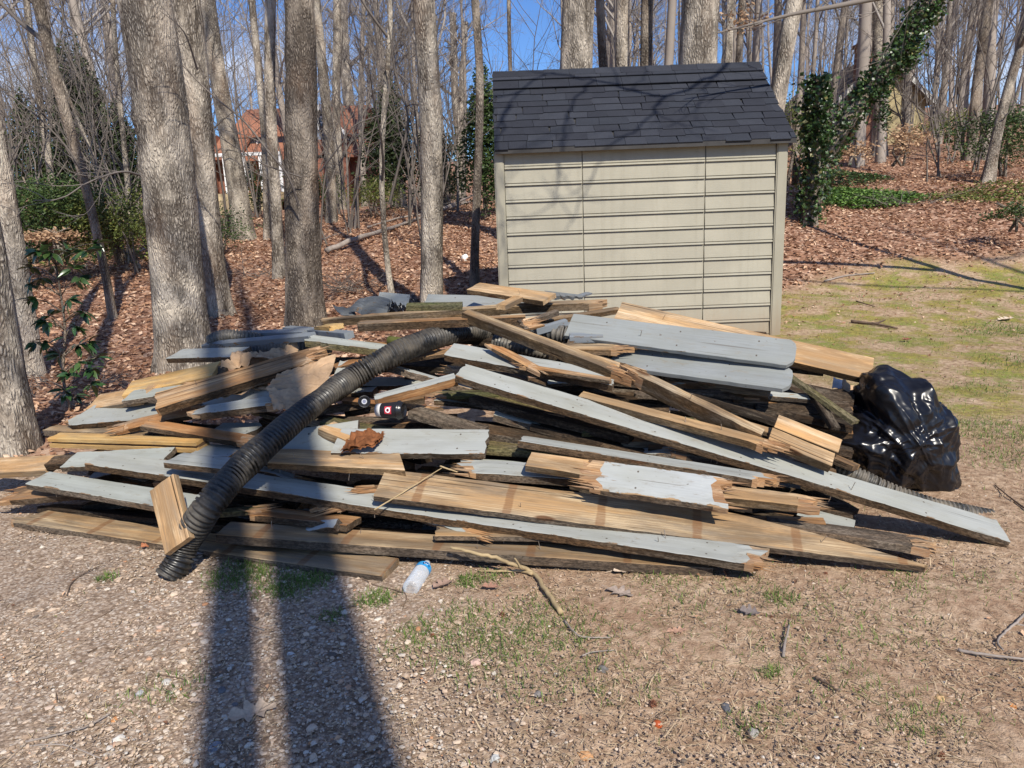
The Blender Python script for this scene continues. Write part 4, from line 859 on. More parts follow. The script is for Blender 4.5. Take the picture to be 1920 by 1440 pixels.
def house_right():
    Y = 34.; root = empty('yellow_house', (0, 0, 0), 'yellow sided house with brick chimney beyond the ivy trunks', 'house')
    yel = simple('yellow siding', (.36, .30, .17), .8); white = simple('white fascia', (.5, .49, .46), .5); brick = simple('chimney brick', (.26, .13, .085), .9, .2, .35, 25); roofm = simple('brown roof', (.14, .11, .09), .9); glass = simple('window glass', (.05, .06, .07), .15, .7)
    def X(px): return P(px, 200, Y)[0]
    def Z(py): return P(1620, py, Y)[2]
    gz = float(terrain(X(1600), Y)) - .5
    def bx(nm, x0, x1, y0, y1, za, zb, mt, par=root): mb = MB(); mb.box((x0, y0, za), (x1, y1, zb)); return mb.build(nm, mt, par)
    bx('wall', X(1562), X(1735), Y, Y + 8, gz, Z(190), yel)
    gx0, gx1, gm = X(1550), X(1640), X(1598); zt, zb = Z(120), Z(185)
    mb = MB(); V = [(X(1562), Y, Z(190)), (X(1735), Y, Z(190)), ((X(1562) + X(1735)) / 2, Y, Z(105))]; V += [(a, Y + 8, c) for a, _, c in V]; mb.add(V, [[0, 1, 2], [5, 4, 3], [0, 2, 5, 3], [2, 1, 4, 5], [1, 0, 3, 4]]); mb.build('gable', yel, root)
    gc = ((X(1562) + X(1735)) / 2, Z(105))
    for sg, xe in ((-1, X(1550)), (1, X(1748))):
        V = [(gc[0], Y - .4, gc[1] + .1), (xe, Y - .4, Z(196)), (xe, Y + 8.3, Z(196)), (gc[0], Y + 8.3, gc[1] + .1)]; V += [(a, b_, c - .12) for a, b_, c in V]; q = [[0,1,2,3],[7,6,5,4],[4,5,1,0],[5,6,2,1],[6,7,3,2],[7,4,0,3]]
        link_mesh('roof', mesh('roof', V, q, roofm, False), root)
        V = [(gc[0], Y - .43, gc[1] + .1), (xe, Y - .43, Z(196)), (xe, Y - .43, Z(196) - .25), (gc[0], Y - .43, gc[1] - .15)]; V += [(a, b_ + .028, c) for a, b_, c in V]; link_mesh('rake_board', mesh('rake_board', V, q, white, False), root)
    ch = bx('chimney', X(1596), X(1628), Y - .9, Y - .002, gz, Z(92), brick); bx('chimney_cap', X(1593), X(1631), Y - .98, Y + .1, Z(92), Z(92) + .15, brick, ch)
    for a, b_, c, d in ((1575, 1588, 215, 180), (1650, 1664, 215, 180), (1690, 1704, 215, 180)):
        w = bx('window', X(a), X(b_), Y - .06, Y - .004, Z(c), Z(d), white); bx('pane', X(a) + .08, X(b_) - .08, Y - .075, Y - .065, Z(c) + .08, Z(d) - .08, glass, w)
house_right()

# ------------------------------------------------------------------ the lumber heap
HOR = lambda px: 391.5 - math.tan(ROLL) * (px - 960)
_toe = ([0, 300, 700, 1300, 1500, 1740, 1900], [985, 1040, 1090, 1078, 1070, 1078, 1025])
_cap = ([0, 100, 310, 530, 710, 880, 1100, 1300, 1500, 1640, 1750, 1900], [.15, .3, .62, .75, .93, .98, .9, .72, .6, .53, .3, .05])
def Ysurf(px, py):
    r = ray(px, py)
    t = ray(px, np.interp(px, *_toe)); y0 = -CAMZ / t[2]; cap = np.interp(px, *_cap)
    Y = np.arange(2.4, 6.2, .01); z = CAMZ + r[2] * Y; k = np.nonzero(z <= np.minimum(.5 * (Y - y0) + .05, cap))[0]
    return float(Y[k[0]]) if len(k) else 6.0
def S(px, py, lift=0.0): return P(px, py, Ysurf(px, py) - lift)

def slab(name, O, U, W, Nn, L, w, t, mats, label, ends=('cut', 'cut'), chamfer=(0, 0), taper=(0, 0), bow=0, rough=.0015, group=None, cat='board', nails=0, edge=.0, skew=(0, 0), sd=0, split=0):
    """board in a local frame: x along (L), y across (w, away from viewer), z up (thickness t, top at 0)"""
    s = random.Random(sd); nv = 9; vs_ = np.array([0, .02, .14, .3, .5, .7, .86, .98, 1.]); nx = max(6, int(L / .045)); us = np.linspace(0, 1, nx)
    def endoff(kind, ch, tp, sk):
        off = np.zeros(nv)
        if kind == 'broken': off = np.array([s.uniform(-.05, .06) * (1 if i % 2 else .4) for i in range(nv)]); off = off + s.uniform(-.06, .06) * (vs_ - .5) * 2
        elif kind == 'rough': off = np.array([s.uniform(-.010, .012) for _ in range(nv)])
        elif kind == 'point': off = -w * 2.2 * np.abs(vs_ - s.uniform(.2, .5)) + np.array([s.uniform(-.03, .02) for _ in range(nv)])
        if ch: off = off - np.maximum(0, ch - vs_ * w) - np.maximum(0, ch - (1 - vs_) * w)
        return off + sk * (vs_ - .5)
    o0 = endoff(ends[0], chamfer[0], 0, skew[0]); o1 = endoff(ends[1], chamfer[1], 0, skew[1])
    ph = [s.uniform(0, 6) for _ in range(6)]
    top = np.zeros((nx, nv, 3)); bot = np.zeros((nx, nv, 3))
    for i, u in enumerate(us):
        x = u * L; wob = .55 * rough * (math.sin(x * 31 + ph[0]) + math.sin(x * 77 + ph[1]) + s.uniform(-.8, .8)); wob2 = .55 * rough * (math.sin(x * 27 + ph[2]) + s.uniform(-.8, .8))
        y0 = wob; y1 = w + wob2
        if taper[0]: y1 -= (w * .92) * max(0, 1 - x / taper[0]) ** 1.3
        if taper[1]: y1 -= (w * .92) * max(0, 1 - (L - x) / taper[1]) ** 1.3
        fade0 = max(0, 1 - x / .18) ** 2 if L > .4 else max(0, 1 - x / (L * .4)) ** 2; fade1 = max(0, 1 - (L - x) / .18) ** 2 if L > .4 else max(0, 1 - (L - x) / (L * .4)) ** 2
        for j, v in enumerate(vs_):
            xx = x - o0[j] * fade0 + o1[j] * fade1; y = y0 + (y1 - y0) * v
            z = bow * 4 * u * (1 - u) - (.0025 if j in (0, nv - 1) else 0) + .0016 * math.sin(v * 9 + x * 3 + ph[3])
            if split and .3 < v < .6: z -= .003
            th = t
            if ends[0] in ('broken', 'point') and x < .12: z -= s.uniform(0, .35) * t * (1 - x / .12); th = t * (1 - .35 * (1 - x / .12))
            if ends[1] in ('broken', 'point') and L - x < .12: z -= s.uniform(0, .35) * t * (1 - (L - x) / .12)
            yb = y + (edge if j == 0 else 0); top[i, j] = (xx, y, z); bot[i, j] = (xx, yb, z - th)
    V = np.concatenate([top.reshape(-1, 3), bot.reshape(-1, 3)]); nb = nx * nv; Fc = []; mi = []
    bz = lambda i, k: (k != 'cut' and k != 'rough') 
    for i in range(nx - 1):
        x = us[i] * L; frac = 2 if ((ends[0] in ('broken', 'point') and x < .04) or (ends[1] in ('broken', 'point') and L - x < .065)) else 0
        for j in range(nv - 1):
            a = i * nv + j; Fc.append([a, a + nv, a + nv + 1, a + 1]); f2 = frac
            if frac and s.random() < .35: f2 = 0
            mi.append(f2); Fc.append([nb + a, nb + a + 1, nb + a + nv + 1, nb + a + nv]); mi.append(1)
        a = i * nv; Fc.append([a, nb + a, nb + a + nv, a + nv]); mi.append(1 if frac == 0 else 2)
        a = i * nv + nv - 1; Fc.append([a, a + nv, nb + a + nv, nb + a]); mi.append(1 if frac == 0 else 2)
    for j in range(nv - 1):
        Fc.append([j, j + 1, nb + j + 1, nb + j]); mi.append(2 if ends[0] in ('broken', 'point') else 3)
        a = (nx - 1) * nv + j; Fc.append([a, nb + a, nb + a + 1, a + 1]); mi.append(2 if ends[1] in ('broken', 'point') else 3)
    uv = np.concatenate([np.stack([top[..., 0], np.broadcast_to(vs_, (nx, nv))], -1).reshape(-1, 2)] * 2)
    m4 = Matrix.Identity(4)
    for r_ in range(3): m4[r_][0], m4[r_][1], m4[r_][2], m4[r_][3] = U[r_], W[r_], Nn[r_], O[r_]
    me = mesh(name, V, Fc, mats, False, mi, uv); o = link_mesh(name, me); o.matrix_world = m4
    tag(o, label, cat, group)
    for side in (0, 1):
        if ends[side] == 'broken':                                    # splinters standing off the torn end
            mb = MB()
            for q in range(9):
                y = s.uniform(.05, .95) * w; x0 = 0 if side == 0 else L; sg = -1 if side == 0 else 1; ln = s.uniform(.03, .10); a = s.uniform(.003, .009); zz = -s.uniform(.1, .8) * t
                b0 = np.array([x0 - sg * .05, y, zz]); tip = b0 + np.array([sg * (ln + .05), s.uniform(-.012, .012), s.uniform(-.008, .012)])
                mb.add([b0 + [0, -a, -a * .6], b0 + [0, a, -a * .6], b0 + [0, a, a * .6], b0 + [0, -a, a * .6], tip], [[0, 1, 2, 3], [0, 4, 1], [1, 4, 2], [2, 4, 3], [3, 4, 0]])
            tag(mb.build('splinters', M['splinter'], o), kind='stuff')
    if nails:
        mb = MB()
        for q in range(nails):
            x = s.uniform(.08, .92) * L; y = s.uniform(.1, .9) * w; up = s.choice((1, -1, -1)); b0 = np.array([x, y if up > 0 else s.uniform(.005, .03), 0 if up > 0 else -t]); d = np.array([s.uniform(-.3, .3), s.uniform(-.3, .2), 1. * up]); l = s.uniform(.02, .045)
            mb.tube([b0, b0 + d * l], .0016, 4)
        tag(mb.build('nails', M['nail'], o), kind='stuff')
    return o
WM = lambda a, b_=None, c='splinter', d=None: [M[a], M[b_ or a], M[c], M[d or (b_ or a)]]
KIND = {'grey': WM('grey', 'brown', 'splinter', 'weather'), 'greygreen': WM('greygreen', 'weather', 'splinter', 'weather'), 'slab': WM('slab', 'slab', 'splinter', 'slab'), 'slate': WM('slate', 'slate'), 'peel': WM('peel', 'weather'),
        'greyor': WM('grey', 'orange', 'splinter', 'gold'), 'fresh': WM('fresh', 'tanplain', 'splinter', 'fresh'), 'yellow': WM('yellow', 'yellow'), 'gold': WM('gold', 'brown', 'splinter', 'gold'), 'tan': WM('tan', 'weather', 'splinter', 'tanplain'), 'brown': WM('brown', 'dark', 'splinter', 'brown'),
        'dark': WM('dark'), 'weather': WM('weather', 'weather'), 'mossy': WM('mossy', 'mossy'), 'orange': WM('orange', 'brown'), 'goldf': WM('fresh', 'beamside', 'splinter', 'fresh'), 'beam': WM('tanplain', 'beamside', 'splinter', 'weather'), 'greymoss': WM('greygreen', 'mossy'), 'tanplain': WM('tanplain', 'weather')}
_bi = [0]
def B(label, A, Bp, h, kind, lift=0, w=.14, t=.028, name='board', **kw):
    """front-top edge runs between two sightlines A and Bp; h = how tall the top face shows at its middle, which sets its tilt"""
    _bi[0] += 1; lA, lB = (lift if isinstance(lift, tuple) else (lift, lift))
    a = S(*A, lA) if len(A) == 2 else P(*A); b_ = S(*Bp, lB) if len(Bp) == 2 else P(*Bp)
    a[2] = max(a[2], t * .9); b_[2] = max(b_[2], t * .9)
    U = b_ - a; L = np.linalg.norm(U); U /= L; n0 = np.array([-U[1], U[0], 0]); n0 /= np.linalg.norm(n0); 
    if n0[1] < 0: n0 = -n0
    up = np.cross(U, n0); 
    if up[2] < 0: up = -up
    mid = (a + b_) / 2; mp_ = proj(mid); sl = (proj(b_)[1] - proj(a)[1]) / (proj(b_)[0] - proj(a)[0] + 1e-6); best = None
    for th in np.arange(-14, 78, 1.5):
        q = mid + w * (math.cos(R(th)) * n0 + math.sin(R(th)) * up); x, y = proj(q); dy = mp_[1] + sl * (x - mp_[0]) - y
        if best is None or abs(dy - h) < best[0]: best = (abs(dy - h), th)
    th = R(best[1]); W = math.cos(th) * n0 + math.sin(th) * up; Nn = np.cross(U, W)
    return slab(name, a, U, W, Nn, L, w, t, KIND[kind], label, sd=_bi[0], **kw)
def Q(label, A, Bp, C, kind, t=.025, name='board', **kw):
    """slab from three corners: A->Bp length, A->C width"""
    _bi[0] += 1; a = P(*A); b_ = P(*Bp); c = P(*C); U = b_ - a; L = np.linalg.norm(U); U /= L; W = c - a; W -= U * (W @ U); w = np.linalg.norm(W); W /= w; Nn = np.cross(U, W)
    if Nn @ (CAM - a) < 0: a = a + W * w; W = -W; Nn = np.cross(U, W)
    return slab(name, a, U, W, Nn, L, w, t, KIND[kind], label, sd=_bi[0], **kw)

# bottom courses
B('lowest tan board lying on the gravel along the front left of the heap', (2, 975), (716, 1080), 34, 'tan', 0, ends=('point', 'cut'), w=.15, t=.03, bow=-.002)
B('tan and orange stained board on the ground under the long grey front plank', (404, 1002), (1332, 1066), 28, 'tan', (.10, .0), t=.04, nails=9, ends=('cut', 'rough'))
B('short pale scalloped lath resting on the stained bottom board', (815, 1003), (1060, 1007), 16, 'tanplain', .02, w=.09, t=.02, ends=('rough', 'broken'))
B('long split tan plank with rust bands ending in a point at lower right', (700, 930), (1738, 1064), 58, 'tan', (.12, .0), w=.185, t=.03, taper=(0, .85), nails=7, ends=('cut', 'rough'))
B('grey weathered plank end poking out behind the pointed tan plank', (1440, 985), (1738, 1027), 20, 'weather', .0, w=.14, t=.03, ends=('cut', 'broken'))
B('long grey painted front plank running down to a torn end at lower right', (160, 869), (1425, 1061), 33, 'grey', (.22, .10), w=.14, t=.034, ends=('rough', 'broken'), nails=10, rough=.0022)
B('greenish grey worn plank at the front left corner over the lowest board', (47, 907), (372, 962), 33, 'greygreen', (.14, .2), w=.14, t=.03, nails=2)
B('broken brown slab end under the left tip of the worn grey plank', (0, 940), (160, 925), 26, 'gold', .02, w=.13, t=.035, ends=('broken', 'rough'))
B('square cut pale timber end at the far left of the heap', (-60, 888), (84, 882), 28, 'fresh', .0, w=.14, t=.038)
B('small dark timber end between pale timber and worn grey plank', (82, 872), (126, 868), 16, 'brown', .04, w=.09, t=.035)
B('grey board corner showing under the yellow grooved timber', (112, 876), (300, 868), 28, 'greygreen', .08, w=.14)
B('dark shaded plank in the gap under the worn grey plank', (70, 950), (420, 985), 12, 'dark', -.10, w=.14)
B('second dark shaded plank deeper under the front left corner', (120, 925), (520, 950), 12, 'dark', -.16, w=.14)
o = B('fresh yellow timber with a groove along its face at left', (88, 822), (366, 830), 12, 'yellow', .10, w=.085, t=.018)
def groove(o):
    L = max(v.co.x for v in o.data.vertices); mb = MB(); mb.box((.002, .016, -.034), (L - .002, .083, -.0185)); mb.build('groove_core', M['gold'], o); mb = MB(); mb.box((0, .0, -.058), (L, .085, -.0345)); mb.build('lower_lip', M['yellow'], o)
groove(o)
B('orange brown split batten left of the pipe above the yellow timber', (264, 799), (458, 830), 17, 'orange', .10, w=.07, t=.03, ends=('rough', 'broken'), nails=2)
B('broad grey plank with torn brown right end at the left of the heap', (103, 800), (518, 762), 36, 'grey', (.04, .12), w=.19, t=.03, ends=('point', 'broken'), rough=.003, nails=2)
B('greenish grey plank just behind the broad grey plank', (228, 752), (390, 728), 18, 'greygreen', .02, w=.14)
B('pale timber tip above the leaf litter at the left edge of the heap', (160, 768), (262, 752), 26, 'fresh', -.04, w=.14)
B('tan timber below the broad grey plank near the flared trunk', (80, 806), (270, 816), 12, 'tanplain', -.02, w=.09, t=.038)
B('yellowish board angled up behind the big honey coloured beam', (228, 742), (397, 704), 24, 'yellow', .03, w=.14, t=.025)
B('big honey coloured beam slanting up to a splintered end', (293, 766), (595, 676), 30, 'gold', (.26, .20), w=.14, t=.05, ends=('rough', 'broken'), nails=3, rough=.003)
B('grey plank with rotten brown edge below the honey coloured beam', (330, 782), (514, 756), 14, 'grey', .22, w=.12, t=.035, ends=('point', 'broken'), rough=.004)
B('grey plank end jutting left over the trunk base at upper left', (311, 672), (436, 669), 18, 'grey', .0, w=.14, t=.034)
B('blue grey handrail bar crossing above the coiled pipe', (377, 648), (577, 630), 7, 'slate', .12, w=.06, t=.032)
B('blue grey bar lying behind the handrail bar', (394, 627), (566, 622), 6, 'slate', .0, w=.06, t=.03)
B('blue grey bar beside the small pale timber box end', (529, 614), (645, 625), 6, 'slate', .1, w=.06, t=.04)
B('lichen stained blue painted beam right of the handrail bar', (572, 638), (765, 663), 13, 'greymoss', .12, w=.09, t=.04, ends=('rough', 'cut'), nails=2)
B('short grey plank with pale cut end left of the pipe', (306, 867), (428, 880), 24, 'grey', .26, w=.14, t=.028)
B('grey scrap showing under the short grey plank', (355, 852), (470, 858), 22, 'grey', .06, w=.14)
B('grey plank piece with notched end left of the pipe mid height', (392, 812), (474, 812), 20, 'grey', .02, w=.14, chamfer=(0, .04))
B('grey plank slipping under the pipe from the left', (466, 848), (548, 790), 20, 'greygreen', (.16, .12), w=.14, ends=('broken', 'cut'))
B('large grey plank half covered by the pipe', (500, 872), (668, 848), 60, 'grey', .02, w=.19, t=.028)
B('fresh orange streaked board with a slanted end right of the pipe', (500, 868), (744, 880), 30, 'goldf', .14, w=.14, t=.032, skew=(0, -.08), nails=4, rough=.0025)
B('short fresh timber offcut wedged against the pipe', (596, 803), (648, 824), 26, 'fresh', .12, w=.11, t=.04)
B('wide grey plank with a square right end in the middle of the heap', (620, 848), (906, 851), 46, 'grey', .12, w=.19, t=.03, ends=('cut', 'rough'), nails=1)
B('slim grey plank with orange underside propped in the middle', (707, 748), (857, 708), 10, 'greyor', .22, w=.06, t=.042, ends=('rough', 'cut'))
B('brown timber under the coffee cup', (600, 790), (872, 838), 12, 'mossy', .02, w=.09, t=.04)
B('brown timber right of the coffee cup lid', (765, 772), (900, 812), 18, 'weather', .02, w=.10, t=.035)
B('grey plank with dark split edge right of the wide grey plank', (862, 884), (1085, 899), 26, 'grey', .12, w=.14, t=.036, ends=('broken', 'rough'))
B('short orange timber with shattered right end lying on a grey plank', (985, 872), (1112, 890), 27, 'goldf', .22, w=.12, t=.03, ends=('cut', 'broken'))
B('flaking grey plank torn at both ends in front of the rust banded plank', (1100, 914), (1362, 952), 56, 'peel', .22, w=.185, t=.03, ends=('broken', 'broken'), rough=.003, nails=1)
B('thin edge on grey plank stretching right across the middle', (973, 826), (1446, 902), 12, 'grey', (.12, .16), w=.12, t=.034, ends=('rough', 'broken'))
B('pale orange timber with ragged end beyond the flaking plank', (1352, 930), (1523, 949), 20, 'goldf', .14, w=.10, t=.035, ends=('cut', 'broken'))
B('long brown board shaded behind the thin edged plank', (846, 800), (1300, 880), 18, 'brown', -.02, w=.14, t=.035, ends=('broken', 'cut'))
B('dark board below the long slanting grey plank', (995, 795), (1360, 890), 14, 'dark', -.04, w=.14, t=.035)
B('mossy timber between wide grey plank and thin edged plank', (900, 838), (1080, 852), 20, 'mossy', -.02, w=.13, t=.035)
B('long slanting grey plank running to the lower right corner of the heap', (853, 704), (1888, 1013), 31, 'grey', (.36, .0), w=.14, t=.036, ends=('rough', 'cut'), nails=8, rough=.0022, skew=(0, -.03))
B('thin brown and pale strip lying along the back of the slanting plank', (1085, 742), (1450, 838), 12, 'goldf', .20, w=.07, t=.034, ends=('cut', 'broken'), nails=2)
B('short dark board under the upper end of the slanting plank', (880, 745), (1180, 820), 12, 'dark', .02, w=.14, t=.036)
B('grey plank with ragged brown edge above the slanting plank', (832, 665), (1148, 722), 26, 'grey', .26, w=.14, t=.036, ends=('cut', 'rough'), rough=.004)
B('jagged sliver of brown wood on the ragged grey plank', (905, 642), (1000, 692), 12, 'orange', .34, w=.06, t=.02, ends=('point', 'broken'))
B('split brown strip lying along the ragged grey plank', (985, 688), (1145, 714), 6, 'gold', .33, w=.03, t=.02, ends=('broken', 'rough'))
B('brown diagonal beam descending from the peak to the right', (866, 586), (1152, 694), 13, 'beam', (.30, .34), w=.07, t=.055, ends=('cut', 'broken'), nails=3, rough=.003)
B('pale wood strip continuing beyond the diagonal beam', (1100, 672), (1185, 697), 12, 'fresh', .28, w=.05, t=.02, ends=('cut', 'broken'))
B('thick wedge of brown timber on edge right of the diagonal beam', (1178, 694), (1428, 815), 13, 'beam', (.36, .20), w=.045, t=.09, ends=('broken', 'cut'), nails=4, rough=.003)
B('pale strip at the foot of the thick brown wedge', (1330, 778), (1446, 812), 9, 'fresh', .08, w=.05, t=.02)
B('long dark crossbeam with a pale torn end along the top', (602, 601), (1122, 566), 5, 'beam', .20, w=.05, t=.048, ends=('rough', 'broken'), bow=.01, rough=.003)
B('rounded brown rail just under the top crossbeam', (672, 607), (985, 594), 5, 'gold', .26, w=.05, t=.045, ends=('rough', 'cut'))
Q('grey panel standing up at the top left of the heap', (706, 573, 5.25), (764, 578, 5.25), (714, 547, 5.36), 'slab', .02)
Q('long pale grey board along the top behind the crossbeam', (792, 577, 5.25), (1030, 583, 5.15), (782, 551, 5.45), 'slab', .025)
B('lichened short board lying against the top crossbeam', (761, 574), (866, 572), 7, 'mossy', .16, w=.06, t=.032)
B('fresh pale board angled up at the very top of the heap', (875, 543), (1018, 564), 18, 'goldf', .10, w=.14, t=.03, nails=1)
B('small pale offcut leaning beside the fresh top board', (948, 572), (980, 556), 10, 'fresh', .24, w=.06, t=.03)
B('dark edged board reaching right from the top crossbeam', (1005, 604), (1166, 579), 6, 'beam', .10, w=.06, t=.03, ends=('cut', 'rough'), nails=2)
B('weathered strip slanting under the top crossbeam', (1000, 600), (1048, 583), 6, 'weather', .18, w=.04, t=.025)
B('grey square bar above the open pipe end', (1006, 617), (1064, 600), 5, 'slate', .26, w=.04, t=.035)
B('upper of two short slate bars right of the open pipe', (1060, 610), (1150, 612), 7, 'slate', .22, w=.06, t=.034)
B('lower of two short slate bars right of the open pipe', (1068, 631), (1131, 630), 7, 'slate', .24, w=.06, t=.034)
B('rotten log end with crumbled tip below the slate bars', (1055, 654), (1168, 655), 10, 'beam', .24, w=.09, t=.03, ends=('cut', 'broken'), rough=.005)
B('small reddish scrap propped beside the open pipe', (984, 618), (1006, 612), 22, 'weather', .3, w=.08, t=.015, ends=('rough', 'broken'))
B('long fresh pale plank passing beneath the upper grey slab', (1150, 600), (1634, 712), 40, 'goldf', (.0, .02), w=.185, t=.038, nails=2)
B('upper grey slab with clipped corners at the right', (1058, 629), (1489, 686), 46, 'slab', (.20, .34), w=.19, t=.022, chamfer=(0, .035), nails=3)
B('lower grey slab with clipped corners at the right', (1140, 684), (1481, 730), 40, 'slab', (.10, .24), w=.19, t=.022, chamfer=(0, .035), nails=1)
B('lower block of two fresh timber blocks beside the black bag', (1441, 824), (1560, 874), 26, 'goldf', (.18, .10), w=.09, t=.045)
B('upper block of two fresh timber blocks beside the black bag', (1452, 800), (1572, 848), 26, 'goldf', (.16, .08), w=.085, t=.038)
B('dark lattice strip sloping down under the right grey slabs', (1470, 700), (1600, 790), 10, 'mossy', .02, w=.05, t=.02)
B('second dark lattice strip under the right grey slabs', (1510, 720), (1560, 800), 10, 'dark', .0, w=.05, t=.02)
B('shaded grey strip low behind the fresh timber blocks', (1300, 740), (1480, 800), 10, 'dark', -.02, w=.1, t=.02)  # grey in itself; the dark wood kind paints its shade
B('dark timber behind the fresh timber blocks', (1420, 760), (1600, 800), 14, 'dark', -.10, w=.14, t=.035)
B('small pale box end at the top left beside the blue grey bars', (588, 614), (616, 613), 6, 'yellow', .05, w=.1, t=.03)
B('brown broken plank in the shade below the long grey front plank', (452, 962), (650, 985), 20, 'orange', .02, w=.13, t=.03, ends=('broken', 'cut'))
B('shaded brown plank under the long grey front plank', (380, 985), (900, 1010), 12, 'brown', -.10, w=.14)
Q('short striped plank standing on end beside the pipe foot', (308, 1040, 2.98), (280, 921, 3.18), (352, 1000, 2.98), 'fresh', .03, ends=('cut', 'cut'))
Q('grey plank rising steeply behind the pipe and the brown paper', (612, 738, 4.0), (637, 676, 4.3), (642, 741, 4.0), 'grey', .02, ends=('cut', 'rough'))
# planks added inside the heap, mostly in dark tones that paint its shade
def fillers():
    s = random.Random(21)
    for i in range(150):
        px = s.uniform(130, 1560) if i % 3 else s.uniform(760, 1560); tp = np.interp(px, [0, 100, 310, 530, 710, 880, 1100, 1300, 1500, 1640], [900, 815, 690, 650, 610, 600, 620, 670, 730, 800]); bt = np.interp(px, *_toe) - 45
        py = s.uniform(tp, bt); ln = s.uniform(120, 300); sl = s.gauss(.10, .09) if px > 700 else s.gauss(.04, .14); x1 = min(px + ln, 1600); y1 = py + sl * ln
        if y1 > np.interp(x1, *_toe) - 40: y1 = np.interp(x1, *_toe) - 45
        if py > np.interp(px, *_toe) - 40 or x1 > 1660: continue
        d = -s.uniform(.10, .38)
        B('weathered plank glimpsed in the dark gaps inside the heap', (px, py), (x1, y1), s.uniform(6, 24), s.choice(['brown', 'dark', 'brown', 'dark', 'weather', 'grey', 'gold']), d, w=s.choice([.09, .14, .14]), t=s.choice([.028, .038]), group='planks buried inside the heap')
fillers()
def clutter():
    s = random.Random(33); kinds = ['orange', 'gold', 'brown', 'weather', 'dark', 'brown', 'tanplain', 'beam', 'greygreen', 'grey', 'mossy', 'peel', 'weather']
    for i in range(78):
        px = s.uniform(120, 1480); tp = np.interp(px, [0, 100, 310, 530, 710, 880, 1100, 1300, 1500, 1640], [900, 830, 720, 680, 620, 610, 630, 690, 760, 820]); bt = np.interp(px, *_toe) - 60
        py = s.uniform(tp, bt); ln = s.uniform(50, 190); sl = s.gauss(.12, .16) if px > 650 else s.gauss(-.02, .26); x1 = min(px + ln, 1580); y1 = py + sl * (x1 - px)
        if y1 > np.interp(x1, *_toe) - 50 or x1 - px < 30: continue
        B('short broken stick of lumber lodged between the planks', (px, py), (x1, y1), s.uniform(5, 16), s.choice(kinds), (s.uniform(-.10, .05), s.uniform(-.10, .05)), w=s.choice([.03, .05, .06, .09]), t=s.choice([.018, .022, .035]), ends=(s.choice(('cut', 'broken', 'rough')), s.choice(('broken', 'cut', 'rough'))), rough=.003, group='broken lumber scraps lodged in the heap')
clutter()

# ------------------------------------------------------------------ corrugated pipes
def pipemat(name, c, dirt):
    mt, t, b = newmat(name, .42, .5); n = noise_n(t, coords(t, (1, 1, 1)), 9, 6, .65); n2 = noise_n(t, coords(t, (1, 1, 1)), 55, 4, .7)
    c1 = mix(t, ramp(t, n, [(.42, 0.), (.68, dirt)]), c, (.22, .185, .14)); c1 = mix(t, ramp(t, n2, [(.55, 0.), (.75, dirt * .7)]), c1, (.25, .22, .18))
    t.links.new(c1, b.inputs['Base Color']); t.links.new(ramp(t, n, [(.4, .34), (.65, .85)]), b.inputs['Roughness']); return mt
M['pipe'] = pipemat('black corrugated plastic', (.012, .012, .012), .42); M['pipe2'] = pipemat('dusty corrugated plastic', (.05, .05, .047), .9)
def pipe(label, pts, rad, mat='pipe', pitch=.0205, k=22, flat_end=0, group=None, cut=(0, 0)):
    pts = [np.asarray(p, float) for p in pts]; c = pts[0].copy(); sp = catmull([p - c for p in pts], 14); seg = np.linalg.norm(np.diff(sp, axis=0), axis=1); cum = np.concatenate([[0], np.cumsum(seg)]); L = cum[-1]
    prof = [(0, 0), (.12, 1), (.5, 1.), (.62, 0), (.99, 0)]; ss, rr = [], []
    n = int(L / pitch)
    for i in range(n):
        for a, b_ in prof: ss.append((i + a) * pitch); rr.append(rad * (.82 + .18 * b_))
    ss = np.array(ss); rr = np.array(rr); C = np.stack([np.interp(ss, cum, sp[:, j]) for j in range(3)], 1)
    T = np.gradient(C, axis=0); T /= np.linalg.norm(T, axis=1)[:, None] + 1e-9; Nn = np.cross(T[0], [0, 0, 1.]); Nn /= np.linalg.norm(Nn); V = []; ang = np.arange(k) * 2 * math.pi / k
    for i in range(len(C)):
        Nn = Nn - T[i] * (Nn @ T[i]); Nn /= np.linalg.norm(Nn); Bn = np.cross(T[i], Nn); q = 1.
        if flat_end and ss[i] < .25: q = 1 - flat_end * (1 - ss[i] / .25)
        wob = 1 + .03 * math.sin(ss[i] * 11 + c[0]) + .02 * math.sin(ss[i] * 29 + 1); sq = .07 * math.sin(ss[i] * 5.3 + c[0] * 3) + .04 * math.sin(ss[i] * 17)
        V.append(C[i] + rr[i] * wob * (np.cos(ang)[:, None] * Nn * q * (1 + sq) + np.sin(ang)[:, None] * Bn * (1 + (1 - q) * .35) * (1 - sq)))
    inner = [v * .0 + C[i] + (V[i] - C[i]) * .93 for i, v in enumerate(V)]
    n = len(C); allV = np.concatenate(V + inner); i = np.arange(n - 1)[:, None] * k; j = np.arange(k)[None]
    F1 = np.stack([i + j, i + (j + 1) % k, i + k + (j + 1) % k, i + k + j], -1).reshape(-1, 4); F2 = F1[:, ::-1] + n * k
    jj = np.arange(k); E0 = np.stack([jj, jj + n * k, (jj + 1) % k + n * k, (jj + 1) % k], 1); e = (n - 1) * k; E1 = np.stack([e + jj, e + (jj + 1) % k, e + (jj + 1) % k + n * k, e + jj + n * k], 1)
    o = link_mesh('corrugated_pipe', mesh('corrugated_pipe', allV, np.concatenate([F1, F2, E0, E1]), M[mat], True)); o.location = tuple(c); return tag(o, label, 'pipe', group)
g0 = G(326, 1082); rP = .063
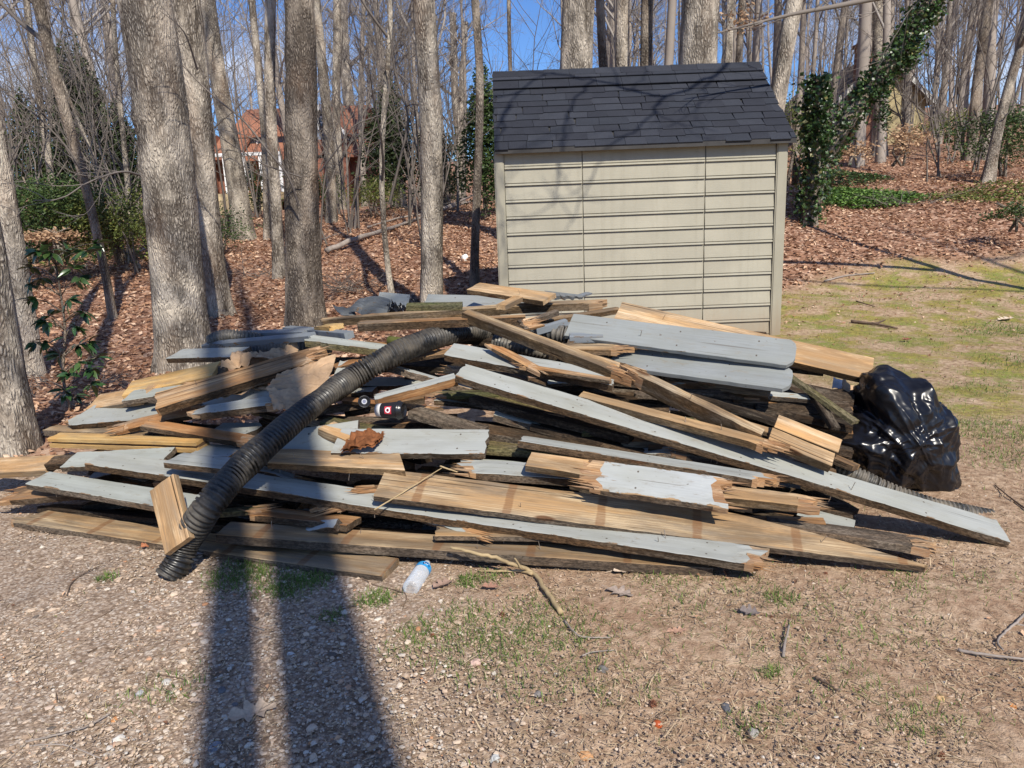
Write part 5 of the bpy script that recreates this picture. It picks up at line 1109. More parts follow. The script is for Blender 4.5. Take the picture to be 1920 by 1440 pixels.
pipe('long black corrugated pipe snaking from the peak of the heap down to the gravel', [g0 + [-.01, -.02, .012], P(334, 1055, g0[1] + .0), P(352, 1010, g0[1] + .03), P(394, 945, 3.06), P(450, 880, 3.24), P(520, 815, 3.45), P(590, 757, 3.68), P(655, 712, 3.95), P(720, 674, 4.06), P(790, 642, 4.22), P(850, 626, 4.42), P(905, 622, 4.62), P(960, 632, 4.9)], rP, flat_end=.35)
pipe('dusty corrugated pipe running left under the handrail bar', [P(394, 657, 4.95), P(450, 661, 4.93), P(510, 655, 4.95), P(560, 650, 5.0), P(620, 655, 5.1)], .050, 'pipe2')
pipe('curve of corrugated pipe showing above the handrail bar', [P(396, 640, 5.1), P(420, 630, 5.08), P(460, 633, 5.1), P(520, 645, 5.2)], .050, 'pipe2')
pipe('open ended grey corrugated pipe pointing right near the top', [P(1064, 628, 4.22), P(1035, 624, 4.25), P(1000, 626, 4.35), P(960, 632, 4.6)], .058, 'pipe2')
pipe('pale dusty corrugated pipe below the diagonal beam', [P(928, 640, 4.42), P(965, 648, 4.35), P(1005, 656, 4.33), P(1040, 664, 4.35)], .045, 'pipe2')
pipe('shadowed corrugated pipe beneath the ragged grey plank', [P(790, 692, 4.62), P(830, 684, 4.62), P(880, 690, 4.6), P(930, 700, 4.6)], .05)
pipe('shadowed corrugated pipe deep under the right grey slabs', [P(1230, 745, 4.55), P(1320, 762, 4.5), P(1400, 785, 4.45), P(1450, 800, 4.4)], .05)
pipe('dusty corrugated pipe emerging under the black bag', [P(1540, 868, 3.62), P(1600, 890, 3.55), P(1660, 918, 3.5), P(1760, 952, 3.42), P(1868, 972, 3.38)], .045, 'pipe2')
# mossy tube
mb = MB(); a, b_ = P(730, 639, 4.72), P(800, 650, 4.6); mb.tube([a, b_], .032, 14); tag(mb.build('tube', simple('mossy yellow tube', (.16, .17, .045), .8, .2, .4, 25), None, True), 'short yellow green mossy tube in the dark hollow under the top rail', 'tube')

# ------------------------------------------------------------------ crumpled and moulded things
def outline_body(name, poly, Y, depth, mat, label, cat, wrinkle=.02, nth=120, nph=44, knot=None, flatb=True):
    """closed crumpled body whose silhouette follows the sightlines in poly, with real depth"""
    pw = np.array([P(x, y, Y) for x, y in poly]); c = pw.mean(0); d2 = pw[:, [0, 2]] - c[[0, 2]]
    th = np.linspace(0, 2 * math.pi, nth, endpoint=False); R_ = np.zeros(nth); n = len(poly)
    for i, a in enumerate(th):
        u = np.array([math.cos(a), math.sin(a)]); best = 0
        for j in range(n):
            p, q = d2[j], d2[(j + 1) % n]; e = q - p; den = u[0] * e[1] - u[1] * e[0]
            if abs(den) < 1e-9: continue
            t = (p[0] * e[1] - p[1] * e[0]) / den; s_ = (p[0] * u[1] - p[1] * u[0]) / den
            if t > 0 and -1e-6 <= s_ <= 1 + 1e-6: best = max(best, t)
        R_[i] = best
    R_ = (R_ + np.roll(R_, 1) + np.roll(R_, -1)) / 3; ph = np.linspace(0, math.pi, nph + 1); V = []
    kn = None if knot is None else P(*knot, Y) - c
    for f in ph:
        for i, a in enumerate(th):
            sf = math.sin(f) ** .8; p = np.array([R_[i] * sf * math.cos(a), -depth * math.copysign(abs(math.cos(f)) ** .8, math.cos(f)), R_[i] * sf * math.sin(a)]); x, z = p[0], p[2]
            if wrinkle:
                q = Vector((x * 2.6, p[1] * 2.6, z * 2.6)); q = q + Vector((noise.noise(q * 1.3), noise.noise(q * 1.3 + Vector((9, 2, 4))), noise.noise(q * 1.3 + Vector((1, 8, 3))))) * .5; w_ = wrinkle * .95 * (.36 - abs(noise.noise(q + Vector((3, 1, 7)))) - .55 * abs(noise.noise(q * 2.1)) - .26 * abs(noise.noise(q * 4.3)) - .10 * abs(noise.noise(q * 9)))
                if kn is not None:
                    ka = math.atan2(z - kn[2], x - kn[0]); kd = math.hypot(z - kn[2], x - kn[0])
                    w_ += wrinkle * .42 * (.28 - abs(noise.noise(Vector((ka * 4.2, kd * 1.6, p[1] * 1.5)))) - .5 * abs(noise.noise(Vector((ka * 11, kd * 2.2, 4 + p[1] * 2))))) * min(1, .15 + kd * 5)
                dirn = p / (np.linalg.norm(p) + 1e-6); p = p + dirn * w_
            V.append(p)
    V = np.array(V); m_ = nth; i = np.arange(nph)[:, None] * m_; j = np.arange(m_)[None]; Fc = np.stack([i + j, i + m_ + j, i + m_ + (j + 1) % m_, i + (j + 1) % m_], -1).reshape(-1, 4)
    if flatb:
        zz = V[:, 2] + c[2]; g = .004; V[:, 2] = np.where(zz < g, g - c[2] + (zz - g) * .02, V[:, 2])
    o = link_mesh(name, mesh(name, V, Fc, mat, True)); o.location = tuple(c); return tag(o, label, cat)
bagm, t_, b__ = newmat('black bin liner', .28, .45); b__.inputs['Base Color'].default_value = (.006, .006, .008, 1)
rn = N(t_, 'ShaderNodeTexNoise', noise_type='RIDGED_MULTIFRACTAL'); rn.inputs['Scale'].default_value = 9; rn.inputs['Detail'].default_value = 3.5; rn.inputs['Distortion'].default_value = .8
t_.links.new(coords(t_, (1, 1, .6), rand=False), rn.inputs['Vector']); bump(t_, b__, rn.outputs[0], .007, .6)
outline_body('rubbish_bag', [(1620, 692), (1650, 688), (1687, 700), (1720, 702), (1734, 726), (1754, 752), (1774, 768), (1777, 830), (1776, 880), (1780, 945), (1742, 950), (1704, 930), (1642, 915), (1582, 892), (1558, 860), (1547, 812), (1582, 800), (1607, 760), (1604, 725)], 3.85, .26, bagm, 'black plastic rubbish bag slumped against the right end of the heap', 'rubbish bag', .085, 260, 120, knot=(1732, 905))
kraft = simple('brown kraft paper', (.40, .27, .165), .85, .2, .22, 9, .004)
def sheet(name, quad, label, cat, mat, amp=.03, n=26, hole=None, t=.0015, jag=.06, sd=1):
    """crumpled sheet between four corner points (px, py, Y): real crease relief, torn rim, a little thickness"""
    c = [P(*q) for q in quad]; s = random.Random(sd); V = []; org = sum(c) / 4
    nrm = np.cross(c[1] - c[0], c[3] - c[0]); nrm /= np.linalg.norm(nrm)
    if nrm @ (CAM - org) < 0: nrm = -nrm
    for i in range(n + 1):
        for j in range(n + 1):
            u, v = i / n, j / n
            e = jag * noise.noise(Vector((u * 5 + sd, v * 5, 1.3))) if i in (0, n) or j in (0, n) else 0
            uu, vv = u + e, v + e * .7; p = c[0] * (1 - uu) * (1 - vv) + c[1] * uu * (1 - vv) + c[2] * uu * vv + c[3] * (1 - uu) * vv
            q = Vector((u * 3.3 + sd, v * 3.3, sd * 1.7)); r = abs(noise.noise(q)) * 1.2 + abs(noise.noise(q * 2.3 + Vector((5, 2, 1)))) * .6 + .2 * noise.noise(q * 6); V.append(p - org + nrm * amp * (r - .4) * 2)
    V = np.array(V); m_ = n + 1; i = np.arange(n)[:, None] * m_; j = np.arange(n)[None]; F1 = np.stack([i + j, i + m_ + j, i + m_ + j + 1, i + j + 1], -1).reshape(-1, 4)
    V2 = V - nrm * t; F2 = F1[:, ::-1] + len(V); o = link_mesh(name, mesh(name, np.concatenate([V, V2]), np.concatenate([F1, F2]), mat, True)); o.location = tuple(org); return tag(o, label, cat)
sheet('paper_bag', [(497, 728, 3.88), (528, 698, 4.0), (630, 666, 4.16), (608, 738, 3.93)], 'flattened brown paper sack draped over the planks by the pipe', 'paper sack', kraft, .016, 34, sd=3, jag=.03)
sheet('paper_scrap', [(514, 766, 3.74), (500, 727, 3.88), (607, 732, 3.93), (562, 766, 3.76)], 'torn lower flap of brown paper beside the pipe', 'paper', kraft, .02, 22, sd=9)
sheet('paper_scrap', [(418, 698, 4.35), (445, 668, 4.5), (560, 645, 4.6), (548, 668, 4.42)], 'crumpled brown paper behind the honey coloured beam', 'paper', kraft, .05, 26, sd=5)
sheet('paper_scrap', [(388, 750, 3.98), (425, 728, 4.1), (503, 712, 4.15), (498, 728, 4.05)], 'brown paper strip lying under the honey coloured beam', 'paper', kraft, .02, 16, sd=6)
barkm = simple('rust red bark', (.17, .065, .025), .9, .2, .5, 30, .006)
sheet('bark_slab', [(634, 845, 3.43), (668, 806, 3.6), (722, 812, 3.55), (700, 830, 3.42)], 'rust red slab of bark lying on the wide grey plank', 'bark', barkm, .016, 22, sd=7, t=.012)
sheet('plastic_flap', [(768, 572, 5.3), (771, 549, 5.4), (792, 570, 5.3), (790, 576, 5.2)], 'black plastic flap beside the standing grey panel', 'plastic', bagm, .03, 12, sd=8)
sheet('plastic_flap', [(722, 590, 5.1), (736, 568, 5.2), (762, 574, 5.2), (758, 588, 5.1)], 'black plastic scrap right of the ribbed vinyl', 'plastic', bagm, .05, 16, sd=11)
sheet('paper_scrap', [(1560, 728, 4.12), (1562, 708, 4.2), (1580, 712, 4.2), (1578, 730, 4.12)], 'small white paper label in the gap beside the black bag', 'paper', simple('white paper', (.7, .72, .75), .8, .2, .08, 30), .006, 6, sd=12, jag=0)
sheet('cardboard', [(1560, 748, 4.1), (1580, 712, 4.25), (1612, 730, 4.2), (1600, 770, 4.0)], 'bent tan cardboard corner between plank end and bag', 'cardboard', kraft, .012, 8, sd=13)
# ribbed vinyl and bent flashing
def ribbed(quad, nr, amp, label, mat, name='ribbed_panel'):
    c = [P(*q) for q in quad]; org = sum(c) / 4; nrm = np.cross(c[1] - c[0], c[3] - c[0]); nrm /= np.linalg.norm(nrm)
    if nrm @ (CAM - org) < 0: nrm = -nrm
    V = []; n = nr * 4
    for i in range(n + 1):
        v = i / n; h = amp * (1 if i % 4 in (1, 2) else 0)
        for u in np.linspace(0, 1, 6): V.append(c[0] * (1 - u) * (1 - v) + c[1] * u * (1 - v) + c[2] * u * v + c[3] * (1 - u) * v - org + nrm * (h + .02 * math.sin(u * 3)))
    V = np.array(V); F1 = [[i * 6 + j, i * 6 + j + 1, i * 6 + j + 7, i * 6 + j + 6] for i in range(n) for j in range(5)]; L0 = len(V)
    o = link_mesh(name, mesh(name, np.concatenate([V, V - nrm * .003]), F1 + [[a + L0 for a in f[::-1]] for f in F1], mat, False)); o.location = tuple(org); return tag(o, label, 'panel')
ribbed([(678, 592, 5.05), (727, 592, 5.0), (733, 567, 5.3), (685, 563, 5.35)], 5, .03, 'ribbed grey vinyl panel piece on the upper left of the heap', M['vinyl'])
ribbed([(655, 586, 5.15), (680, 592, 5.05), (690, 566, 5.35), (668, 574, 5.3)], 4, .03, 'folded end of ribbed grey vinyl left of the ribbed panel', M['vinyl'])
sheet('flashing', [(622, 572, 5.3), (640, 590, 5.15), (668, 592, 5.1), (664, 580, 5.3)], 'bent grey metal flashing at the far upper left of the heap', 'metal strip', M['vinyl'], .008, 8, sd=14, jag=0, t=.004)
def jagged():
    top = [P(1021, 545, 4.9), P(1092, 553, 4.85)]; V = []; n = 26; s = random.Random(3)
    for i in range(n + 1):
        u = i / n; p = top[0] * (1 - u) + top[1] * u; d = .045 * (1 - u * .7) + .018 * abs(math.sin(u * 15)) + s.uniform(-.004, .004)
        V += [p, p + np.array([0, -.012, -d * .5]), p + np.array([0, -.004, -d])]
    V = np.array(V); c = V.mean(0); V -= c; F1 = [[i*3+j, i*3+j+1, i*3+j+4, i*3+j+3] for i in range(n) for j in range(2)]; L0 = len(V); o = link_mesh('slate_shard', mesh('slate_shard', np.concatenate([V, V + [0, .006, 0]]), F1 + [[a + L0 for a in f[::-1]] for f in F1], M['vinyl'], False)); o.location = tuple(c)
    tag(o, 'jagged grey plastic shard at the top against the shed wall', 'plastic shard')
jagged()
B('small blue grey tip behind the jagged shard', (1088, 556), (1111, 549), 6, 'slate', .1, w=.05, t=.01)

# coffee cup on its side
def lathe(mb, prof, M4, k=40, mi=0):
    prof = np.array(prof); ang = np.arange(k) * 2 * math.pi / k; V = np.concatenate([np.stack([np.full(k, x), r * np.cos(ang), r * np.sin(ang)], 1) for x, r in prof]); V = V @ M4[:3, :3].T + M4[:3, 3]
    n = len(prof); mb.add(V, [[i*k+j, (i+1)*k+j, (i+1)*k+(j+1) % k, i*k+(j+1) % k] for i in range(n-1) for j in range(k)], mi)
def frame(a, b_, upv=(0, 0, 1)):
    x = b_ - a; L = np.linalg.norm(x); x /= L; y = np.cross(np.array(upv, float), x); y /= np.linalg.norm(y); z = np.cross(x, y); m = np.eye(4); m[:3, 0], m[:3, 1], m[:3, 2], m[:3, 3] = x, y, z, a; return m, L
def cup():
    a, b_ = P(707, 769, 3.62), P(762, 769, 3.58); m, L = frame(a, b_); root = empty('coffee_cup', tuple(a), 'black takeaway coffee cup with a red emblem lying on its side in the heap', 'cup')
    m2 = m.copy(); m2[:3, 3] = 0; blk = simple('black cup paper', (.015, .014, .016), .5); wht = simple('white cup foot', (.70, .68, .63), .6, .3, .15, 20); red = simple('red emblem', (.50, .04, .06), .5, .3, .05); wem = simple('white emblem', (.8, .8, .8), .5, .3, .03); lid = simple('black lid', (.012, .012, .013), .25, .5)
    s = L / .135
    def pf(p): return [(x * s, r * s) for x, r in p]
    mb = MB(); lathe(mb, pf([(.006, .0), (.006, .024), (0, .027), (.024, .0295)]), m2); mb.build('cup_base', wht, root, True)
    mb = MB(); lathe(mb, pf([(.024, .0296), (.100, .037)]), m2); mb.build('sleeve', blk, root, True)
    mb = MB(); lathe(mb, pf([(.098, .0372), (.100, .041), (.106, .0415), (.108, .038), (.118, .036), (.124, .033), (.124, .028), (.119, .027), (.119, 0)]), m2); mb.build('lid', lid, root, True)
    cam_a = math.atan2((CAM - a) @ m[:3, 2], (CAM - a) @ m[:3, 1])
    def patch(fn, name, mt, off, n=20):
        V = []; Fc = []
        pts = fn
        for (x, t_) in pts: r = (.0296 + (.037 - .0296) * (x - .024) / .076 + off) * s; an = cam_a + t_ / .033; V.append((x * s, r * math.cos(an), r * math.sin(an)))
        return V
    def grid(x0, x1, t0, t1, off, mt, name, nx=6):
        V = []
        for i in range(nx + 1):
            for j in range(nx + 1): V += patch([(x0 + (x1 - x0) * i / nx, t0 + (t1 - t0) * j / nx)], '', None, off)
        V = np.array(V) @ m2[:3, :3].T; Fc = [[i*(nx+1)+j, i*(nx+1)+j+1, (i+1)*(nx+1)+j+1, (i+1)*(nx+1)+j] for i in range(nx) for j in range(nx)]; link_mesh(name, mesh(name, V, Fc, mt, True), root)
    grid(.048, .080, -.016, .016, .0006, red, 'red_square')
    def ring(r0, r1, mt, name, off, gap=False):
        V = []; n = 36
        for i in range(n):
            an = i / n * 2 * math.pi
            for r in (r0, r1): V += patch([(.064 + r * math.cos(an), r * math.sin(an) * 1.0)], '', None, off)
        V = np.array(V) @ m2[:3, :3].T; Fc = [[2*i, 2*i+1, (2*i+3) % (2*n), (2*i+2) % (2*n)] for i in range(n) if not (gap and i in (16, 17))]; link_mesh(name, mesh(name, V, Fc, mt, True), root)
    ring(.0065, .0115, wem, 'emblem_ring', .0011); ring(.001, .0048, blk, 'emblem_dot', .0011)
    grid(.0725, .0765, -.0105, -.0075, .0012, wem, 'emblem_tail', 2)
cup()
def cap():
    c = P(683, 753, 3.72); d = CAM - c + np.array([.2, 0, .2]); m, L = frame(c, c + d); m2 = m.copy(); m2[:3, 3] = 0; root = empty('cup_lid', tuple(c), 'round black cap with pale ring centre tucked under the pipe', 'lid')
    mb = MB(); lathe(mb, [(-.03, .024), (0, .032), (.004, .031), (.004, .026), (0, .025), (0, .0)], m2, 28); mb.build('rim', simple('black cap plastic', (.014, .014, .016), .3), root, True)
    mb = MB(); lathe(mb, [(.001, .014), (.003, .013), (.003, .009), (.001, .008)], m2, 24); mb.build('ring', simple('pale ring', (.42, .43, .46), .5), root, True)
    mb = MB(); lathe(mb, [(.002, .008), (.002, .0)], m2, 20); mb.build('centre', simple('blue grey disc', (.14, .15, .22), .5), root, True)
cap()
def bottle():
    b0, b1 = G(770, 1118), G(800, 1068); a = b0 + [0, 0, .032]; e = b1 + [0, 0, .024]; m, L = frame(a, e); m2 = m.copy(); m2[:3, 3] = 0; root = empty('water_bottle', tuple(a), 'empty clear plastic water bottle with blue label on the dirt', 'bottle'); k = L / .20
    pl, t, b = newmat('clear plastic', .08, .5); b.inputs['Base Color'].default_value = (.75, .80, .85, 1); b.inputs['Roughness'].default_value = .12
    tr = N(t, 'ShaderNodeBsdfTransparent'); lw = N(t, 'ShaderNodeLayerWeight'); lw.inputs[0].default_value = .35; ms = N(t, 'ShaderNodeMixShader'); t.links.new(ramp(t, lw.outputs['Facing'], [(0., .16), (1., .85)]), ms.inputs[0]); t.links.new(tr.outputs[0], ms.inputs[1]); t.links.new(b.outputs[0], ms.inputs[2]); t.links.new(ms.outputs[0], t.nodes['Material Output'].inputs[0])
    prof = [(.004, 0), (0, .018), (.002, .028), (.010, .031)]
    x = .014
    while x < .125: prof += [(x, .031), (x + .004, .0285), (x + .007, .0285), (x + .010, .031)]; x += .0125
    prof += [(.130, .031), (.165, .030), (.180, .022), (.190, .0135), (.203, .0130)]
    out = [(x * k, r * k) for x, r in prof]; inn = [(x * k, max(r - .0012, .0001) * k) for x, r in prof[1:]][::-1]
    mb = MB(); lathe(mb, out + inn, m2, 36); mb.build('bottle_body', pl, root, True)
    mb = MB(); lathe(mb, [(.133 * k, .0316 * k), (.166 * k, .0306 * k)], m2, 36); mb.build('label_band', simple('blue label', (.03, .30, .62), .35, .5, .12, 14), root, True)
    mb = MB(); lathe(mb, [(.198 * k, .0142 * k), (.212 * k, .0142 * k), (.212 * k, 0)], m2, 24); mb.build('cap', simple('white bottle cap', (.62, .64, .68), .4), root, True)
    # letter strokes and dark oval on the label, facing up
    ca = math.atan2((CAM - a) @ m[:3, 2], (CAM - a) @ m[:3, 1]) ; wem = simple('label white', (.85, .87, .9), .5, .3, .02); navy = simple('label navy', (.01, .03, .14), .5, .3, .02)
    def pt(xx, tt, off): r = (.0313 + off) * k; an = ca + tt / .031; return np.array([xx * k, r * math.cos(an), r * math.sin(an)]) @ m2[:3, :3].T
    V = [pt(.150 + .011 * math.cos(q), .015 * math.sin(q), .0006) for q in np.linspace(0, 6.283, 25)[:-1]]; link_mesh('label_oval', mesh('label_oval', V, [list(range(24))], navy), root)
    mb = MB(); W_ = [(-.010, .156), (-.006, .145), (-.002, .153), (.002, .145), (.006, .156)]
    mb.tube(np.array([pt(x_, t_, .0012) for t_, x_ in W_]), .0009 * k, 4); mb.build('label_letter', wem, root)
bottle()

# ------------------------------------------------------------------ sticks, leaves and small things on the ground
M['stick'] = simple('dry stick bark', (.36, .27, .15), .8, .2, .3, 12, .003); M['stickdark'] = simple('dark twig bark', (.13, .09, .065), .85, .2, .3, 14, .002); M['stickgrey'] = simple('grey stick bark', (.27, .23, .20), .85, .2, .3, 14, .002)
def stick(label, lines, mat='stick', base_z=.012, cat='stick', name='stick'):
    mb = MB(); org = None
    for pts, r in lines:
        q = []
        for p in pts:
            if len(p) == 2: w = G(*p); w = w + [0, 0, r + base_z]
            elif p[2] > 1: w = P(*p)
            else: w = G(p[0], p[1]); w = w + [0, 0, p[2]]
            q.append(w)
        if org is None: org = q[0].copy()
        q = catmull(np.array(q) - org, 6); q = q + np.random.default_rng(int(pts[0][0])).normal(0, r * .18, q.shape); mb.tube(q, np.linspace(r, r * .6, len(q)), 8)
    o = mb.build(name, M[mat], None, True); o.location = tuple(org); return tag(o, label, cat)
stick('forked tan branch lying on the dirt in front of the heap', [([(1053, 1160), (1020, 1110), (998, 1082), (966, 1060, 2.90), (930, 1047, 2.91), (880, 1034, 2.93), (846, 1027, 2.95)], .0105), ([(998, 1084), (975, 1078), (940, 1079), (898, 1078)], .0075), ([(978, 1066, 2.89), (965, 1046, 2.9)], .005)])
stick('thin pale reed lying across the long grey front plank', [([(702, 956, 3.12), (765, 917, 3.2), (828, 878, 3.3)], .0035)])
stick('short pale twig stub above the reed', [([(825, 874, 3.3), (858, 885, 3.28)], .0045)])
stick('dark curved twig right of the forked branch tip', [([(1058, 1170), (1080, 1195), (1100, 1202), (1145, 1203)], .0035)], 'stickgrey')
stick('small grey twig left of the water bottle', [([(665, 1080), (700, 1102), (740, 1112), (762, 1122), (755, 1150)], .0028)], 'stickdark')
stick('thin bent twig on bare dirt below the forked branch', [([(1092, 1237), (1110, 1230), (1155, 1226)], .003)], 'stickgrey')
stick('short stout stick pointing at the heap on the right dirt', [([(1468, 1240), (1472, 1210), (1480, 1180)], .0055)], 'stickgrey')
stick('brown stick slanting down on the right dirt', [([(1528, 1278), (1550, 1290), (1572, 1305)], .005)], 'stickdark')
stick('dark twig below the brown slanting stick', [([(1380, 1355), (1395, 1375), (1410, 1395)], .0045)], 'stickdark')
stick('forked grey branch at the right edge of the dirt', [([(1925, 1155), (1905, 1175), (1885, 1192), (1870, 1210), (1880, 1228)], .005), ([(1905, 1178), (1930, 1182)], .004)], 'stickgrey')
stick('long grey stick below the forked branch at the right edge', [([(1795, 1228), (1840, 1236), (1930, 1246)], .006)], 'stickgrey')
stick('long thin root trailing up from the heap end at right', [([(1925, 962), (1895, 940), (1865, 915)], .005)], 'stickdark')
stick('curved dark twig on gravel near the pipe foot', [([(127, 1122), (135, 1100), (160, 1080), (185, 1068)], .0028)], 'stickdark')
stick('dark twig across the middle gravel', [([(150, 1180), (185, 1165), (212, 1150)], .003)], 'stickdark')
stick('small arched twig on the left gravel', [([(165, 1230), (190, 1222), (215, 1224)], .003)], 'stickdark')
stick('thin straight twig beside the trunk shadow', [([(298, 1272), (325, 1276), (350, 1282)], .0025)], 'stickdark')
stick('pair of long thin sticks in the lower left gravel', [([(50, 1400), (110, 1385), (165, 1370), (210, 1345)], .0035), ([(40, 1408), (120, 1405), (190, 1430)], .003)], 'stickgrey')
stick('thin twig in the trunk shadow', [([(452, 1165), (470, 1178), (497, 1188)], .003)], 'stickgrey')
stick('pale twig on the moss left of the yard', [([(1545, 530), (1590, 520), (1640, 515)], .015)], 'stickgrey')
stick('dark branch lying on the yard beyond the slab ends', [([(1595, 607), (1640, 612), (1682, 620)], .018), ([(1640, 610), (1660, 603)], .01)], 'stickdark')
stick('short dark stick farther out on the moss', [([(1605, 568), (1640, 578)], .01)], 'stickdark')
def log(label, pts, r, mat='stickgrey'): stick(label, [(pts, r)], mat, .02, 'log', 'fallen_log')
log('long pale fallen log on the leaf slope left of the shed', [(610, 478), (680, 452), (760, 425), (850, 392), (920, 368)], .055)
log('shorter fallen log crossing behind the straight pole trunk', [(800, 398), (850, 388), (900, 360)], .06)
log('dead branch lying low on the leaf slope', [(690, 430), (750, 412), (790, 405)], .03)
log('mossy fallen branch at the far left thicket edge', [(560, 470), (600, 455), (640, 440)], .03)
# brushy dead twigs around trunks
def brush(px, py, n, label, L=.7):
    g = G(px, py); s = random.Random(int(px)); mb = MB()
    for i in range(n):
        a = s.uniform(0, 6.28); branch(mb, np.array([s.gauss(0, .25), s.gauss(0, .2), .02]), np.array([math.cos(a), math.sin(a), s.uniform(.05, .6)]), s.uniform(.4, 1) * L, .007, 2, 3, s, kids=(0, 0, 4, 0), up=.0, wig=.2)
    o = mb.build('brushwood', M['twig'], None, True); o.location = tuple(g); tag(o, label, 'brushwood')
brush(670, 545, 26, 'tangle of dead twigs on the leaves behind the ribbed vinyl'); brush(90, 740, 14, 'dead twigs at the foot of the glossy sapling', .5)
brush(780, 395, 30, 'brushwood pile behind the straight pole trunk', 1.6); brush(840, 375, 30, 'brushwood beyond the fallen log beside the shed', 1.6); brush(1700, 385, 16, 'twigs scattered above the ivy carpet', 1.1); brush(480, 520, 12, 'dead twigs between the two oaks', .8)
# oak leaves
def oak(label, px, py, size, rot, c, curl=.25, ntilt=(0, 0)):
    n = 56; pts = []
    for i in range(n):
        t = i / n * 2; up_ = 1 if t < 1 else -1; q = t if t < 1 else 2 - t; wd = (.30 * math.sin(math.pi * min(1, q * 1.02)) ** .7) * (.72 + .42 * math.cos(2 * math.pi * (3.6 * q + .1 * up_))) + .012; pts.append((.5 - q + .03 * math.sin(q * 20), up_ * wd))
    V = [(0, 0, 0)]; 
    for k in (.5, 1.): V += [(x * k, y * k, curl * (abs(y * k) * .9 + (x * k) ** 2 * .6) + .05 * noise.noise(Vector((x * k * 5 + px, y * k * 5, py * .1))) * k) for x, y in pts]
    Fc = [[0, 1 + i, 1 + (i + 1) % n] for i in range(n)] + [[1 + i, 1 + n + i, 1 + n + (i + 1) % n, 1 + (i + 1) % n] for i in range(n)]
    mt = simple('leaf of ' + label[:20], c, .75, .25, .25, 8); o = link_mesh('oak_leaf', mesh('oak_leaf', np.array(V) * [1, 1, 1], Fc, mt, True)); g = G(px, py); o.location = (g[0], g[1], g[2] + .016); o.scale = (size,) * 3; o.rotation_euler = (ntilt[0], ntilt[1], rot)
    mb = MB(); mb.tube([(-.5, 0, curl * .15), (-.72, .03, .02)], .012, 5); mb.build('leaf_stalk', mt, o); tag(o, label, 'leaf')
oak('large torn pale oak leaf between the trunk shadows on the gravel', 472, 1345, .15, .5, (.46, .35, .25), .3, (.15, .1))
oak('small narrow leaf left of the large torn one', 366, 1322, .05, -.3, (.50, .38, .28))
oak('grey brown lobed leaf right of the water bottle', 830, 1103, .095, .6, (.27, .18, .135), .4)
oak('curled reddish leaf half tucked below the branch fork', 920, 1108, .075, -.2, (.30, .16, .11), .5)
oak('big grey lobed leaf on bare dirt', 1162, 1118, .12, -.7, (.33, .26, .21), .3)
oak('cream crumpled leaf at the board edge', 1172, 1078, .11, .1, (.52, .41, .31), .5)
oak('dark curled leaf upright in the grass', 1405, 1156, .075, -.5, (.17, .14, .13), .8, (.4, 0))
oak('flat tan leaf fragment on the right dirt', 1268, 1190, .075, .1, (.42, .25, .17), .15)
oak('orange leaf under the bottom board', 1050, 1060, .085, .0, (.42, .17, .09), .4)
oak('brown leaf heap piece left of the orange leaf', 960, 1062, .10, .5, (.30, .19, .14), .5)
oak('reddish leaf beside the upright striped plank', 278, 1028, .07, .8, (.40, .16, .08), .6, (.5, 0))
oak('pale curled leaf at the pipe foot', 372, 1046, .10, .2, (.42, .34, .29), .5)
oak('pinkish folded leaf above the water bottle', 765, 1046, .085, .9, (.40, .27, .20), .6, (.3, .2))
oak('dark red leaf lying far right in the dirt', 1700, 640, .12, .3, (.20, .07, .05), .5)
oak('pale leaf on the green yard', 1885, 602, .22, .4, (.52, .42, .32), .4)
oak('brown leaf standing by the broken plank tip', 1358, 1080, .07, 1.4, (.22, .12, .08), .7, (.6, 0))
# stones, acorn, cones
def stone(label, px, py, r, c, sd, name='stone', cat='stone', sq=(1.2, .9, .6)):
    V = []; ny, nx_ = 7, 10
    for i in range(ny + 1):
        f = math.pi * i / ny
        for j in range(nx_):
            a = j / nx_ * 2 * math.pi; d = Vector((math.sin(f) * math.cos(a), math.sin(f) * math.sin(a), math.cos(f))); q = 1 + (.35 * noise.noise(d * 1.4 + Vector((sd * 3.1, 0, 0))) + .12 * noise.noise(d * 4 + Vector((sd, 0, 0)))) * (0 if name == 'acorn' else 1); V.append((d.x * q * sq[0] * r, d.y * q * sq[1] * r, d.z * q * sq[2] * r))
    Fc = [[i*nx_+j, (i+1)*nx_+j, (i+1)*nx_+(j+1) % nx_, i*nx_+(j+1) % nx_] for i in range(ny) for j in range(nx_)]
    o = link_mesh(name, mesh(name, V, Fc, simple('%s %d' % (cat, sd), c, .35 if name == 'acorn' else .8, .4, .12 if name == 'acorn' else .3, 3 if name == 'acorn' else 60, 0 if name == 'acorn' else .002), name == 'acorn')); g = G(px, py); o.location = (g[0], g[1], g[2] + r * sq[2] * .5); o.rotation_euler[2] = sd; return tag(o, label, cat)
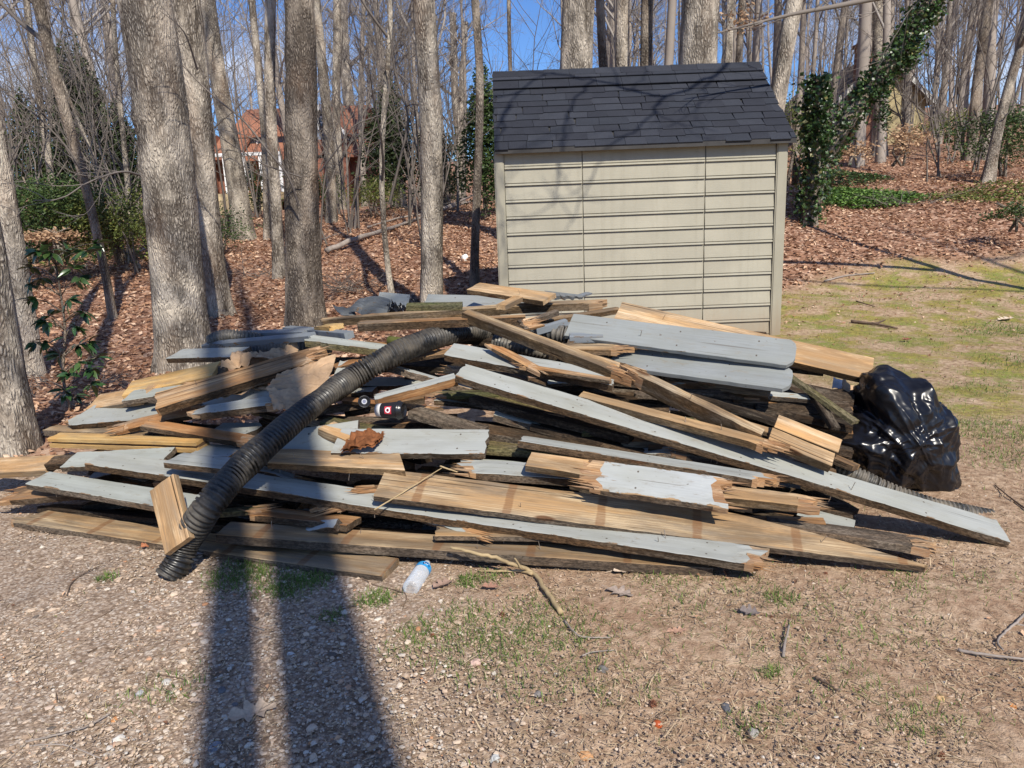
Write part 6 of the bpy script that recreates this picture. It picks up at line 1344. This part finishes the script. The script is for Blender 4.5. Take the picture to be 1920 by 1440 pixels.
for i, (lb, px, py, r, c) in enumerate([('blue grey speckled stone in the trunk shadow at lower left', 405, 1405, .021, (.24, .25, .28)), ('dark round stone right of the shadow edge', 416, 1296, .015, (.13, .13, .14)), ('long grey stone lying in the shadow', 416, 1190, .019, (.22, .20, .18)), ('pale grey stone at the picture bottom', 930, 1425, .017, (.42, .42, .40)),
    ('dark angular stone on the middle dirt', 1130, 1258, .018, (.14, .13, .12)), ('round dark stone in the bottom middle', 1010, 1304, .013, (.20, .18, .17)), ('white stone left of the shadow', 222, 1390, .018, (.58, .54, .48)), ('orange pebble low on the gravel', 215, 1352, .012, (.50, .24, .10)),
    ('tan pebble below the acorn', 1098, 1420, .018, (.48, .26, .12)), ('pink flat stone in the grass', 893, 1245, .018, (.48, .33, .27)), ('dark pebble pair on lower right', 1362, 1330, .017, (.09, .09, .10)), ('red brown pebble next to the dark pair', 1348, 1318, .012, (.28, .13, .08)),
    ('orange pebble on the right dirt', 1762, 1312, .015, (.50, .32, .16)), ('rusty orange pebble at the right edge', 1898, 1328, .014, (.52, .22, .07)), ('tan round pebble at lower right', 1620, 1378, .016, (.38, .26, .17)), ('pale stone by the pipe foot', 357, 1094, .014, (.44, .42, .40)), ('grey oval stone mid gravel', 262, 1303, .014, (.36, .36, .36)), ('light grey block stone on gravel', 313, 1284, .02, (.50, .47, .42)),
    ('white chip at the bottom edge right of centre', 1532, 1421, .007, (.7, .7, .7)), ('grey stone near the right edge of the dirt', 1412, 1378, .017, (.30, .28, .25)), ('grey stone left in the dark shadow', 442, 1328, .017, (.15, .14, .14)), ('pale stone in the dark shadow centre', 545, 1228, .011, (.5, .48, .44))]): stone(lb, px, py, r, c, i + 1)
o = stone('shiny red brown acorn on the gravel', 1233, 1362, .0135, (.33, .07, .02), 40, 'acorn', 'acorn', (1.15, 1, 1))
stone('white rock on the leaf slope between pole trunk and shed', 872, 488, .06, (.75, .74, .70), 50, sq=(1., .8, 1.2))
def cone(label, px, py, r):
    mb = MB(); s = random.Random(px)
    for i in range(46):
        t = i / 45; f = math.pi * (.08 + .84 * t); a = i * 2.4; d = np.array([math.sin(f) * math.cos(a), math.sin(f) * math.sin(a), math.cos(f)]); u = np.cross(d, [.3, .2, .9]); u /= np.linalg.norm(u); v = np.cross(d, u); b0 = d * r * .5; mb.add([b0 + u * r * .22, b0 - u * r * .22, d * r + v * r * .15, b0 + v * r * .2], [[0, 1, 2], [1, 3, 2], [3, 0, 2]])
    g = G(px, py); o = mb.build('seed_cone', simple('seed cone %d' % px, (.22, .09, .05), .85), None); o.location = (g[0], g[1], g[2] + r * .7); tag(o, label, 'seed cone')
cone('spiky brown seed ball above the acorn', 1225, 1325, .015); cone('spiky seed ball right of the bottle', 942, 1156, .013); cone('spiky seed ball near the lower right edge', 1765, 1425, .015); cone('spiky seed ball in the middle right dirt', 1446, 1163, .012); cone('spiky dark seed ball below the tan plank tip', 1548, 1082, .015); cone('spiky seed ball left of centre in the grass', 812, 1198, .014)
print('OBJECTS', len(bpy.data.objects))
